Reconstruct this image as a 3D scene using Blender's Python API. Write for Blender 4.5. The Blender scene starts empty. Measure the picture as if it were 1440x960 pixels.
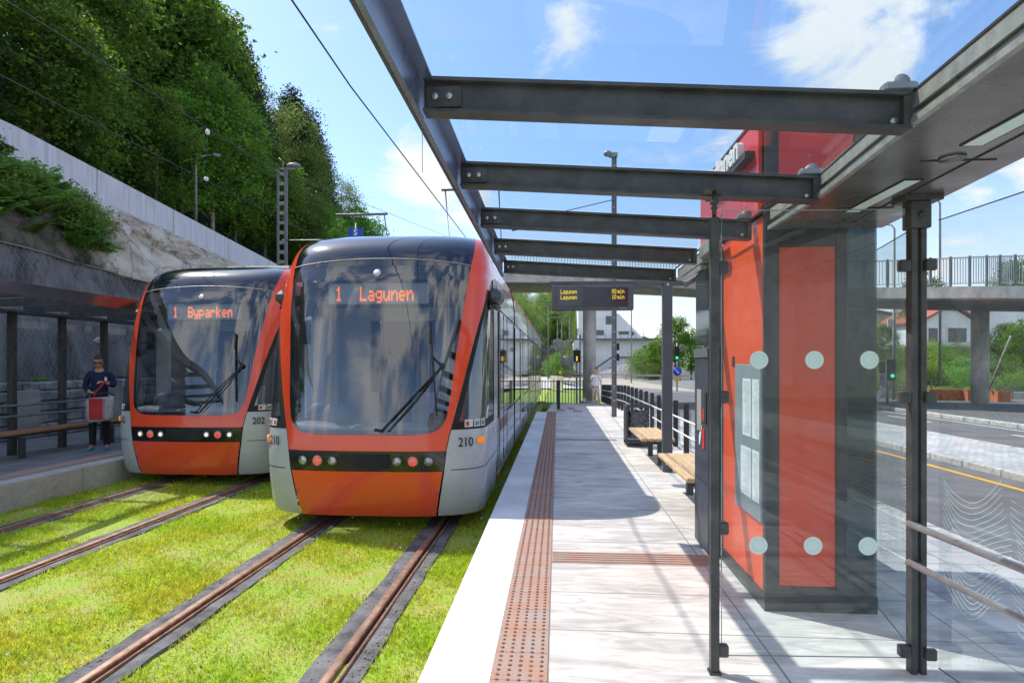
import bpy, math, random
import numpy as np
from mathutils import Vector, Matrix
random.seed(7); np.random.seed(7)
R = math.radians
sc = bpy.context.scene
col = sc.collection
# ------------------------------------------------------------------ camera
A = math.atan(64/864); CA, SA = math.cos(A), math.sin(A)
cam = bpy.data.cameras.new('camera'); camo = bpy.data.objects.new('camera', cam); col.objects.link(camo)
cam.sensor_width = 36; cam.lens = 21.6; cam.shift_y = 32/1440; cam.clip_start = .05; cam.clip_end = 3000
camo.location = (0, 0, 1.6); camo.rotation_euler = (R(90), 0, A); sc.camera = camo
def at(px, py, d):
    """world point seen at photo pixel px,py at depth d (used for measuring where things stand)"""
    lat = (px-720)/864*d
    return Vector((lat*CA-d*SA, lat*SA+d*CA, 1.6+(512-py)/864*d))
def gr(px, py, z=0.0):
    return at(px, py, (1.6-z)*864/(py-512))
RZ = -.33          # rail top
GZ = -.37          # turf level
SZ = -.30          # street level
# ------------------------------------------------------------------ materials
def newmat(name):
    m = bpy.data.materials.new(name); m.use_nodes = True
    nt = m.node_tree; nt.nodes.clear()
    out = nt.nodes.new('ShaderNodeOutputMaterial')
    return m, nt, out
def N(nt, t, **kw):
    n = nt.nodes.new(t)
    for k, v in kw.items():
        if k in n.inputs.keys() if isinstance(k, str) else False: n.inputs[k].default_value = v
        else: setattr(n, k, v)
    return n
def mat(name, c, rough=.5, metal=0., var=.12, vs=3., bump=0., bs=40., coat=0., emit=None, es=1., stretch=(1,1,1), c2=None, fine=0., spec=.5, obj_rand=0., crack=0., grime=0.):
    m, nt, out = newmat(name); L = nt.links
    b = nt.nodes.new('ShaderNodeBsdfPrincipled'); L.new(b.outputs[0], out.inputs[0])
    b.inputs['Roughness'].default_value = rough; b.inputs['Metallic'].default_value = metal
    b.inputs['Coat Weight'].default_value = coat; b.inputs['Coat Roughness'].default_value = .04
    b.inputs['Specular IOR Level'].default_value = spec
    if emit: b.inputs['Emission Color'].default_value = (*emit, 1); b.inputs['Emission Strength'].default_value = es
    tc = nt.nodes.new('ShaderNodeNewGeometry')
    mp = nt.nodes.new('ShaderNodeMapping'); mp.inputs['Scale'].default_value = stretch; L.new(tc.outputs['Position'], mp.inputs[0])
    n1 = nt.nodes.new('ShaderNodeTexNoise'); n1.inputs['Scale'].default_value = vs; n1.inputs['Detail'].default_value = 6; n1.inputs['Roughness'].default_value = .65
    L.new(mp.outputs[0], n1.inputs['Vector'])
    mx = nt.nodes.new('ShaderNodeMix'); mx.data_type = 'RGBA'
    ca = c2 if c2 else tuple(max(0, x*(1-var*1.6)) for x in c)
    cb = c if c2 else tuple(min(1, x*(1+var)) for x in c)
    mx.inputs[6].default_value = (*ca, 1); mx.inputs[7].default_value = (*cb, 1)
    rp = nt.nodes.new('ShaderNodeMapRange'); rp.inputs[1].default_value = .35; rp.inputs[2].default_value = .65
    L.new(n1.outputs[0], rp.inputs[0]); L.new(rp.outputs[0], mx.inputs[0])
    res = mx.outputs[2]
    if obj_rand:
        oi = nt.nodes.new('ShaderNodeObjectInfo'); hs = nt.nodes.new('ShaderNodeHueSaturation')
        r1 = nt.nodes.new('ShaderNodeMapRange'); r1.inputs[3].default_value = 1-obj_rand; r1.inputs[4].default_value = 1+obj_rand
        L.new(oi.outputs['Random'], r1.inputs[0]); L.new(r1.outputs[0], hs.inputs['Value']); L.new(res, hs.inputs['Color']); res = hs.outputs[0]
    if crack:
        dn = nt.nodes.new('ShaderNodeTexNoise'); dn.inputs['Scale'].default_value = crack*1.5; dn.inputs['Detail'].default_value = 5; L.new(tc.outputs['Position'], dn.inputs['Vector'])
        dv = nt.nodes.new('ShaderNodeVectorMath'); dv.operation = 'MULTIPLY_ADD'; dv.inputs[1].default_value = (.9,.9,.9); L.new(dn.outputs['Color'], dv.inputs[0]); L.new(mp.outputs[0], dv.inputs[2])
        vo = nt.nodes.new('ShaderNodeTexVoronoi'); vo.feature = 'DISTANCE_TO_EDGE'; vo.inputs['Scale'].default_value = crack; L.new(dv.outputs[0], vo.inputs['Vector'])
        cm = nt.nodes.new('ShaderNodeMapRange'); cm.inputs[1].default_value = .0; cm.inputs[2].default_value = .06; cm.inputs[3].default_value = .62; cm.inputs[4].default_value = 1; L.new(vo.outputs[0], cm.inputs[0])
        cs = nt.nodes.new('ShaderNodeVectorMath'); cs.operation = 'SCALE'; L.new(res, cs.inputs[0]); L.new(cm.outputs[0], cs.inputs['Scale']); res = cs.outputs[0]
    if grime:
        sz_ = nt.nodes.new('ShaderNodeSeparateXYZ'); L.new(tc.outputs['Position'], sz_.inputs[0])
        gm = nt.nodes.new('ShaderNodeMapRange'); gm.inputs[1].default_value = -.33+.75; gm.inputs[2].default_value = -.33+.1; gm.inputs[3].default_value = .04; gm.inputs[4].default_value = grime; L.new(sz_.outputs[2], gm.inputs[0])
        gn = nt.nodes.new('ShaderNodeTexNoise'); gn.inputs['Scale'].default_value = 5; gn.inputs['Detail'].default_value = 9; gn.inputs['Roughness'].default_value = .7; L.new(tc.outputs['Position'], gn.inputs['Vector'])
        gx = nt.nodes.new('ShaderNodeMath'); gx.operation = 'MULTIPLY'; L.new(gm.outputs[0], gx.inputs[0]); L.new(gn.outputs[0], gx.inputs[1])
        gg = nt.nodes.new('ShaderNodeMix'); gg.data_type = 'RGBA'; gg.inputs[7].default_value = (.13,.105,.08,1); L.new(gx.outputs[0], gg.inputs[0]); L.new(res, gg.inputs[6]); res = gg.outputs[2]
    L.new(res, b.inputs['Base Color'])
    rr_ = nt.nodes.new('ShaderNodeMapRange'); rr_.inputs[1].default_value = .3; rr_.inputs[2].default_value = .7; rr_.inputs[3].default_value = rough*.85; rr_.inputs[4].default_value = min(1,rough*1.45+.02)
    nr = nt.nodes.new('ShaderNodeTexNoise'); nr.inputs['Scale'].default_value = 2.3; nr.inputs['Detail'].default_value = 8; nr.inputs['Roughness'].default_value = .7; L.new(tc.outputs['Position'], nr.inputs['Vector']); L.new(nr.outputs[0], rr_.inputs[0]); L.new(rr_.outputs[0], b.inputs['Roughness'])
    if bump:
        n2 = nt.nodes.new('ShaderNodeTexNoise'); n2.inputs['Scale'].default_value = bs; n2.inputs['Detail'].default_value = 5
        L.new(mp.outputs[0], n2.inputs['Vector'])
        bp = nt.nodes.new('ShaderNodeBump'); bp.inputs['Strength'].default_value = bump; bp.inputs['Distance'].default_value = .02
        L.new(n2.outputs[0], bp.inputs['Height']); L.new(bp.outputs[0], b.inputs['Normal'])
    return m
def glass(name, tint=(.9,.96,.97), refl=1.0, ior=1.5, rough=0.0, dirt=0.0, dirtcol=(.6,.6,.6)):
    m, nt, out = newmat(name); L = nt.links
    t = nt.nodes.new('ShaderNodeBsdfTransparent'); t.inputs[0].default_value = (*tint, 1)
    g = nt.nodes.new('ShaderNodeBsdfGlossy'); g.inputs['Roughness'].default_value = rough; g.inputs[0].default_value = (refl, refl, refl, 1)
    f = nt.nodes.new('ShaderNodeFresnel')
    gq = nt.nodes.new('ShaderNodeNewGeometry'); iq = nt.nodes.new('ShaderNodeMix'); iq.inputs[2].default_value = ior; iq.inputs[3].default_value = 1/ior   # thin pane: same reflectance from both sides
    L.new(gq.outputs['Backfacing'], iq.inputs[0]); L.new(iq.outputs[0], f.inputs[0])
    mx = nt.nodes.new('ShaderNodeMixShader'); L.new(f.outputs[0], mx.inputs[0]); L.new(t.outputs[0], mx.inputs[1]); L.new(g.outputs[0], mx.inputs[2])
    last = mx.outputs[0]
    if dirt:
        d = nt.nodes.new('ShaderNodeBsdfDiffuse'); d.inputs[0].default_value = (*dirtcol, 1)
        ge = nt.nodes.new('ShaderNodeNewGeometry')
        n = nt.nodes.new('ShaderNodeTexNoise'); n.inputs['Scale'].default_value = 14; n.inputs['Detail'].default_value = 9; n.inputs['Roughness'].default_value = .75
        L.new(ge.outputs['Position'], n.inputs['Vector'])
        r = nt.nodes.new('ShaderNodeMapRange'); r.inputs[1].default_value = .42; r.inputs[2].default_value = .8; r.inputs[3].default_value = dirt*.35; r.inputs[4].default_value = dirt*2
        L.new(n.outputs[0], r.inputs[0])
        v = nt.nodes.new('ShaderNodeTexVoronoi'); v.inputs['Scale'].default_value = 26; L.new(ge.outputs['Position'], v.inputs['Vector'])
        r2 = nt.nodes.new('ShaderNodeMapRange'); r2.inputs[1].default_value = .05; r2.inputs[2].default_value = .11; r2.inputs[3].default_value = dirt*3; r2.inputs[4].default_value = 0
        L.new(v.outputs[0], r2.inputs[0])
        ad = nt.nodes.new('ShaderNodeMath'); ad.operation = 'ADD'; ad.use_clamp = True; L.new(r.outputs[0], ad.inputs[0]); L.new(r2.outputs[0], ad.inputs[1])
        m2 = nt.nodes.new('ShaderNodeMixShader'); L.new(ad.outputs[0], m2.inputs[0]); L.new(last, m2.inputs[1]); L.new(d.outputs[0], m2.inputs[2]); last = m2.outputs[0]
    L.new(last, out.inputs[0])
    return m
def leafmat(name, c, c2, trans=.45):
    m, nt, out = newmat(name); L = nt.links
    ge = nt.nodes.new('ShaderNodeNewGeometry'); oi = nt.nodes.new('ShaderNodeObjectInfo')
    n = nt.nodes.new('ShaderNodeTexNoise'); n.inputs['Scale'].default_value = .9; n.inputs['Detail'].default_value = 8; n.inputs['Roughness'].default_value = .7
    L.new(ge.outputs['Position'], n.inputs['Vector'])
    r = nt.nodes.new('ShaderNodeMapRange'); r.inputs[1].default_value = .38; r.inputs[2].default_value = .62; L.new(n.outputs[0], r.inputs[0])
    mx = nt.nodes.new('ShaderNodeMix'); mx.data_type = 'RGBA'; mx.inputs[6].default_value = (*c2, 1); mx.inputs[7].default_value = (*c, 1); L.new(r.outputs[0], mx.inputs[0])
    hs = nt.nodes.new('ShaderNodeHueSaturation')
    n9 = nt.nodes.new('ShaderNodeTexNoise'); n9.inputs['Scale'].default_value = 23; n9.inputs['Detail'].default_value = 2; L.new(ge.outputs['Position'], n9.inputs['Vector'])
    r9 = nt.nodes.new('ShaderNodeMapRange'); r9.inputs[1].default_value = .3; r9.inputs[2].default_value = .7; r9.inputs[3].default_value = .45; r9.inputs[4].default_value = 1.5; L.new(n9.outputs[0], r9.inputs[0])
    v9 = nt.nodes.new('ShaderNodeVectorMath'); v9.operation = 'SCALE'; L.new(mx.outputs[2], v9.inputs[0]); L.new(r9.outputs[0], v9.inputs['Scale']); L.new(v9.outputs[0], hs.inputs['Color'])
    r1 = nt.nodes.new('ShaderNodeMapRange'); r1.inputs[3].default_value = .62; r1.inputs[4].default_value = 1.5; L.new(oi.outputs['Random'], r1.inputs[0]); L.new(r1.outputs[0], hs.inputs['Value'])
    r3 = nt.nodes.new('ShaderNodeMapRange'); r3.inputs[3].default_value = .48; r3.inputs[4].default_value = .515; L.new(oi.outputs['Random'], r3.inputs[0]); L.new(r3.outputs[0], hs.inputs['Hue'])
    d = nt.nodes.new('ShaderNodeBsdfPrincipled'); d.inputs['Roughness'].default_value = .55; d.inputs['Specular IOR Level'].default_value = .3
    t = nt.nodes.new('ShaderNodeBsdfTranslucent')
    L.new(hs.outputs[0], d.inputs['Base Color'])
    br = nt.nodes.new('ShaderNodeHueSaturation'); br.inputs['Value'].default_value = 1.9; br.inputs['Hue'].default_value = .485; L.new(hs.outputs[0], br.inputs['Color']); L.new(br.outputs[0], t.inputs[0])
    ms = nt.nodes.new('ShaderNodeMixShader'); ms.inputs[0].default_value = trans; L.new(d.outputs[0], ms.inputs[1]); L.new(t.outputs[0], ms.inputs[2]); L.new(ms.outputs[0], out.inputs[0])
    return m
def emis(name, c, s):
    m, nt, out = newmat(name)
    e = nt.nodes.new('ShaderNodeEmission'); e.inputs[0].default_value = (*c, 1); e.inputs[1].default_value = s
    nt.links.new(e.outputs[0], out.inputs[0]); return m
def jointed(name, c, c2, sx, sy, off=.5, mortar=.006, streak=(.35, 5, 1), rough=.75, jc=(.2,.19,.18), bump=.15, vs=3, jamt=.6, pc=.08, ox=0):
    """stone paving: slabs of sx by sy metres with open joints, streaked grain"""
    m, nt, out = newmat(name); L = nt.links
    b = nt.nodes.new('ShaderNodeBsdfPrincipled'); L.new(b.outputs[0], out.inputs[0]); b.inputs['Roughness'].default_value = rough
    ge = nt.nodes.new('ShaderNodeNewGeometry')
    ad = nt.nodes.new('ShaderNodeVectorMath'); ad.operation = 'ADD'; ad.inputs[1].default_value = (ox+100*sx, 100*sy, 0); L.new(ge.outputs['Position'], ad.inputs[0])
    br = nt.nodes.new('ShaderNodeTexBrick'); br.offset = off; br.inputs['Scale'].default_value = 1
    br.inputs['Brick Width'].default_value = sx; br.inputs['Row Height'].default_value = sy; br.inputs['Mortar Size'].default_value = mortar; br.inputs['Mortar Smooth'].default_value = .2
    br.inputs[1].default_value = (1-pc, 1-pc, 1-pc, 1); br.inputs[2].default_value = (1+pc, 1+pc, 1+pc, 1); br.inputs[3].default_value = (1, 1, 1, 1)
    L.new(ad.outputs[0], br.inputs['Vector'])
    mp = nt.nodes.new('ShaderNodeMapping'); mp.inputs['Scale'].default_value = streak; L.new(ge.outputs['Position'], mp.inputs[0])
    n = nt.nodes.new('ShaderNodeTexNoise'); n.inputs['Scale'].default_value = vs; n.inputs['Detail'].default_value = 9; n.inputs['Roughness'].default_value = .62; n.inputs['Distortion'].default_value = 1.1
    L.new(mp.outputs[0], n.inputs['Vector'])
    r = nt.nodes.new('ShaderNodeMapRange'); r.inputs[1].default_value = .33; r.inputs[2].default_value = .62; L.new(n.outputs[0], r.inputs[0])
    mx = nt.nodes.new('ShaderNodeMix'); mx.data_type = 'RGBA'; mx.inputs[6].default_value = (*c2, 1); mx.inputs[7].default_value = (*c, 1); L.new(r.outputs[0], mx.inputs[0])
    ml = nt.nodes.new('ShaderNodeMix'); ml.data_type = 'RGBA'; ml.blend_type = 'MULTIPLY'; ml.inputs[0].default_value = 1; L.new(mx.outputs[2], ml.inputs[6]); L.new(br.outputs[0], ml.inputs[7])
    n3 = nt.nodes.new('ShaderNodeTexNoise'); n3.inputs['Scale'].default_value = 1.1; n3.inputs['Detail'].default_value = 5; L.new(ge.outputs['Position'], n3.inputs['Vector'])
    r3 = nt.nodes.new('ShaderNodeMapRange'); r3.inputs[1].default_value = .3; r3.inputs[2].default_value = .7; r3.inputs[3].default_value = .74; r3.inputs[4].default_value = 1.1; L.new(n3.outputs[0], r3.inputs[0])
    m3 = nt.nodes.new('ShaderNodeVectorMath'); m3.operation = 'SCALE'; L.new(ml.outputs[2], m3.inputs[0]); L.new(r3.outputs[0], m3.inputs['Scale'])
    fm = nt.nodes.new('ShaderNodeMath'); fm.operation = 'MULTIPLY'; fm.inputs[1].default_value = jamt; L.new(br.outputs['Fac'], fm.inputs[0])
    mj = nt.nodes.new('ShaderNodeMix'); mj.data_type = 'RGBA'; mj.inputs[7].default_value = (*jc, 1); L.new(fm.outputs[0], mj.inputs[0]); L.new(m3.outputs[0], mj.inputs[6])
    L.new(mj.outputs[2], b.inputs['Base Color'])
    n2 = nt.nodes.new('ShaderNodeTexNoise'); n2.inputs['Scale'].default_value = 90; n2.inputs['Detail'].default_value = 4; L.new(ge.outputs['Position'], n2.inputs['Vector'])
    sb = nt.nodes.new('ShaderNodeMath'); sb.operation = 'SUBTRACT'; L.new(n2.outputs[0], sb.inputs[0]); L.new(br.outputs['Fac'], sb.inputs[1])
    bp = nt.nodes.new('ShaderNodeBump'); bp.inputs['Strength'].default_value = bump; bp.inputs['Distance'].default_value = .01; L.new(sb.outputs[0], bp.inputs['Height']); L.new(bp.outputs[0], b.inputs['Normal'])
    return m
M = {}
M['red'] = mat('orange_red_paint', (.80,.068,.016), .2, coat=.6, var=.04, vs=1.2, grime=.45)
M['roofblack'] = mat('navy_black_gloss', (.006,.008,.02), .07, coat=1, var=.1)
M['black'] = mat('black_gloss', (.008,.008,.009), .12, coat=.5, var=.1)
M['rubber'] = mat('black_rubber', (.015,.015,.016), .7, var=.2)
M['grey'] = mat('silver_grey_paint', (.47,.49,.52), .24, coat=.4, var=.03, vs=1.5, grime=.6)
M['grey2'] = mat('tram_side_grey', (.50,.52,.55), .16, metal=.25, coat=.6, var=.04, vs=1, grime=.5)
M['steel'] = mat('dark_grey_painted_steel', (.062,.064,.064), .38, var=.25, vs=9, bump=.06, bs=120)
M['steel2'] = mat('fence_dark_steel', (.028,.03,.032), .45, var=.2, vs=9)
M['soffit'] = mat('brown_grey_soffit_metal', (.20,.19,.18), .24, metal=.6, var=.18, vs=2.5)
M['alu'] = mat('brushed_stainless', (.58,.58,.58), .33, metal=.7, var=.1, vs=30)
M['galv'] = mat('galvanised_steel', (.30,.31,.32), .45, metal=.5, var=.15, vs=12)
M['galvd'] = mat('weathered_galvanised_steel', (.18,.185,.19), .5, metal=.3, var=.15, vs=12)
M['gutter'] = mat('pale_olive_steel', (.32,.315,.29), .4, metal=.3, var=.15, vs=14, bump=.08)
M['conc'] = mat('weathered_concrete', (.52,.50,.46), .85, var=.2, vs=2.5, bump=.3, bs=18, stretch=(1,1,.4))
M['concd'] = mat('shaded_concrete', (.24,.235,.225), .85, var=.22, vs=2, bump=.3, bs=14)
M['parapet'] = mat('board_marked_concrete', (.62,.62,.68), .85, var=.12, vs=2.2, bump=.2, stretch=(3,3,.25))
M['white'] = mat('white_paint', (.78,.79,.8), .55, var=.05, vs=2)
M['wall_white'] = mat('white_render', (.84,.86,.9), .7, var=.06, vs=.6)
M['asph'] = mat('asphalt', (.15,.15,.155), .85, var=.18, vs=1.3, bump=.4, bs=120)
M['asphl'] = mat('pale_worn_asphalt', (.22,.215,.21), .85, var=.15, vs=.5, bump=.4, bs=60)
M['sand'] = mat('pale_kerb_strip', (.42,.37,.29), .9, var=.15, vs=2)
M['yellow'] = mat('yellow_road_paint', (.72,.38,.03), .6, var=.12, vs=12)
M['roadwhite'] = mat('white_road_paint', (.7,.7,.68), .6, var=.12, vs=12)
M['kerb'] = mat('granite_kerb', (.46,.45,.43), .8, var=.2, vs=8, bump=.5, bs=60)
M['edge'] = jointed('white_granite_edge', (.80,.80,.81), (.74,.74,.75), 3.0, 1.0, 0, .004, jc=(.42,.42,.42), bump=.06, streak=(1,1,1), vs=40, pc=.02)
M['pave'] = jointed('streaked_granite_paving', (.76,.72,.665), (.44,.41,.38), 1.22, .62, .0, .007, jamt=.85, jc=(.22,.21,.2), bump=.25, streak=(.85,3.4,1), vs=2.4, ox=.05, pc=.05)
M['paveL'] = jointed('grey_platform_paving', (.27,.275,.29), (.17,.175,.185), 1.0, .6, .0, .006, jc=(.12,.12,.12), bump=.15, streak=(5,.5,1), vs=2)
M['sidewalk'] = jointed('split_stone_sidewalk', (.50,.50,.51), (.36,.36,.37), .62, .36, .37, .012, jc=(.16,.16,.16), bump=.3, streak=(1,1,1), vs=2.2, pc=.12)
M['sett'] = jointed('small_granite_setts', (.60,.60,.60), (.42,.42,.42), .16, .12, .5, .012, jc=(.25,.25,.25), bump=.5, streak=(1,1,1), vs=9, pc=.15)
M['rust'] = mat('rusty_cast_iron', (.44,.235,.16), .75, var=.2, vs=5, c2=(.38,.30,.27), bump=.3, bs=60)
M['railrust'] = mat('rusty_rail_head', (.33,.17,.10), .5, metal=.2, var=.3, vs=14, bump=.2)
M['railside'] = mat('dark_rail_groove', (.035,.022,.017), .7, var=.3)
M['rubstrip'] = mat('rail_rubber_strip', (.15,.145,.15), .9, var=.35, vs=5, bump=.6, bs=30)
M['soil'] = mat('turf_soil', (.26,.44,.03), .95, var=.4, vs=3, c2=(.42,.38,.12), bump=.6, bs=50)
M['wood'] = mat('pale_bench_wood', (.60,.42,.23), .6, var=.2, vs=6, stretch=(9,.7,9))
M['woodd'] = mat('brown_bench_wood', (.36,.19,.09), .6, var=.2, vs=6, stretch=(9,.7,9))
M['orange'] = mat('kiosk_orange_panel', (.80,.085,.012), .35, coat=.2, var=.04, vs=1)
M['kdark'] = mat('kiosk_charcoal_frame', (.03,.034,.036), .3, var=.2, vs=6)
M['kglass'] = mat('kiosk_smoked_glass', (.05,.065,.07), .08, coat=1, var=.1)
M['machine'] = mat('ticket_machine_slate', (.06,.065,.085), .4, var=.15, vs=5)
M['paper'] = mat('printed_paper', (.62,.68,.70), .6, var=.1, vs=20)
M['poster'] = mat('poster_grey', (.22,.27,.29), .4, var=.1)
M['ink'] = mat('dark_ink', (.03,.03,.035), .6)
M['label_red'] = mat('red_sticker', (.7,.04,.03), .5)
M['frost'] = mat('frosted_marker_film', (.62,.76,.70), .5, var=.02)
M['frostline'] = mat('etched_white_line', (.75,.8,.82), .5, var=.02)
M['gclear'] = glass('shelter_glass', (.93,.975,.965), 1.0, 1.72, dirt=.028)
M['gfin'] = glass('tinted_fin_glass', (.38,.46,.46), 1.0, 1.6, dirt=.02)
M['groof'] = glass('roof_glass', (.86,.95,1.0), 1.0, 1.45, dirt=.018)
M['gtram'] = glass('windscreen_glass', (.55,.58,.62), 1.0, 2.1)
M['gside'] = mat('tinted_side_window', (.012,.014,.016), .02, coat=1, var=.1, spec=1.0)
M['lens'] = glass('lamp_lens', (.8,.8,.8), 1, 1.5)
M['ledpanel'] = mat('led_panel', (.30,.33,.36), .3, var=.05, emit=(.5,.6,.65), es=.08)
M['ledtext'] = emis('orange_led_text', (1,.20,.04), 2.0)
M['ledyel'] = emis('yellow_led_text', (1,.75,.05), 1.0)
M['dispglass'] = mat('display_face', (.03,.028,.045), .15, coat=.6, var=.2)
M['dispframe'] = mat('display_housing', (.085,.085,.095), .45, var=.1)
M['lampred'] = emis('red_tail_lamp', (1,.10,.07), .9)
M['lampwhite'] = emis('lit_head_lamp', (1,.93,.75), 1.1)
M['lampclear'] = mat('clear_lamp', (.55,.57,.58), .12, metal=.6, coat=1, var=.3, vs=60)
M['green'] = emis('green_signal', (.05,1,.45), 1.3)
M['amber'] = mat('amber_marker', (.9,.28,.02), .3, emit=(1,.3,.02), es=.35)
M['interior'] = mat('cab_grey', (.62,.64,.65), .6, var=.08)
M['interiord'] = mat('cab_dark', (.045,.05,.06), .6, var=.2)
M['dash'] = mat('cab_dashboard', (.25,.28,.32), .5, var=.15)
M['trunk'] = mat('bark', (.10,.085,.07), .9, var=.35, vs=6, bump=.6, stretch=(1,1,.3))
M['birchbark'] = mat('pale_bark', (.30,.28,.25), .9, var=.35, vs=6, bump=.4)
M['leafA'] = leafmat('maple_leaves', (.145,.28,.03), (.032,.085,.014))
M['leafB'] = leafmat('birch_leaves', (.17,.24,.05), (.07,.13,.03))
M['leafC'] = leafmat('pine_needles', (.045,.08,.03), (.016,.034,.016), .2)
M['leafD'] = leafmat('fern_fronds', (.14,.26,.04), (.07,.16,.025))
M['leafE'] = leafmat('shrub_leaves', (.15,.26,.05), (.08,.17,.03))
M['grassb'] = leafmat('grass_blades', (.34,.60,.025), (.56,.62,.06), .4)
M['grassfar'] = mat('mown_grass', (.17,.30,.03), .9, var=.2, vs=2, c2=(.22,.30,.05), bump=.5, bs=20)
M['hill'] = mat('forest_floor', (.03,.05,.015), .95, var=.4, vs=.6, c2=(.05,.045,.03), bump=1, bs=3)
M['rock'] = mat('fractured_rock', (.16,.145,.13), .9, var=.4, vs=1.6, bump=1, bs=7, c2=(.05,.045,.042))
M['shot'] = mat('sprayed_concrete', (.33,.30,.26), .9, var=.3, vs=1.3, bump=1, bs=5, c2=(.19,.165,.13))
M['rockd'] = mat('netted_rock_wall', (.25,.245,.245), .9, var=.4, vs=1.2, bump=1, bs=6, c2=(.07,.07,.07), stretch=(1,1,.5), crack=1.1)
M['net'] = mat('wire_net', (.30,.30,.31), .5, metal=.6, var=.1)
M['stone'] = mat('grey_wall_stone', (.33,.34,.36), .85, var=.35, vs=2.5, bump=.9, bs=16)
M['redroof'] = mat('red_roof_tiles', (.36,.11,.08), .8, var=.15)
M['greyroof'] = mat('grey_roof', (.2,.2,.21), .8, var=.15)
M['winglass'] = mat('house_window', (.05,.06,.075), .1, var=.3, coat=.5)
M['corten'] = mat('rust_orange_planter', (.50,.16,.06), .75, var=.2, vs=5)
M['blue'] = mat('blue_sign', (.01,.07,.5), .4)
M['carw'] = mat('white_car_paint', (.6,.6,.62), .2, coat=1); M['card'] = mat('dark_car_paint', (.05,.06,.08), .2, coat=1)
M['skin'] = mat('skin', (.55,.31,.22), .55, var=.05); M['navy'] = mat('navy_fleece', (.012,.02,.075), .85, var=.2, vs=14, bump=.3)
M['trous'] = mat('black_trousers', (.012,.013,.016), .8, var=.3, vs=12, bump=.3); M['hair'] = mat('brown_hair', (.09,.045,.02), .7, var=.3, vs=60)
M['shoe'] = mat('teal_shoe', (.02,.30,.38), .5); M['shoered'] = mat('coral_shoe_upper', (.8,.10,.09), .6)
M['bag'] = mat('grey_bag_fabric', (.40,.39,.42), .7, var=.1, vs=10, bump=.2); M['bagred'] = mat('red_bag_panel', (.45,.02,.025), .6)
M['clothw'] = mat('white_cotton', (.75,.75,.77), .8, var=.06, vs=10, bump=.3); M['clothp'] = mat('purple_shirt', (.25,.12,.45), .8, var=.1)
M['plastic'] = mat('grey_bin_liner', (.10,.105,.115), .3, var=.5, vs=14, bump=1, bs=20)
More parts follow.
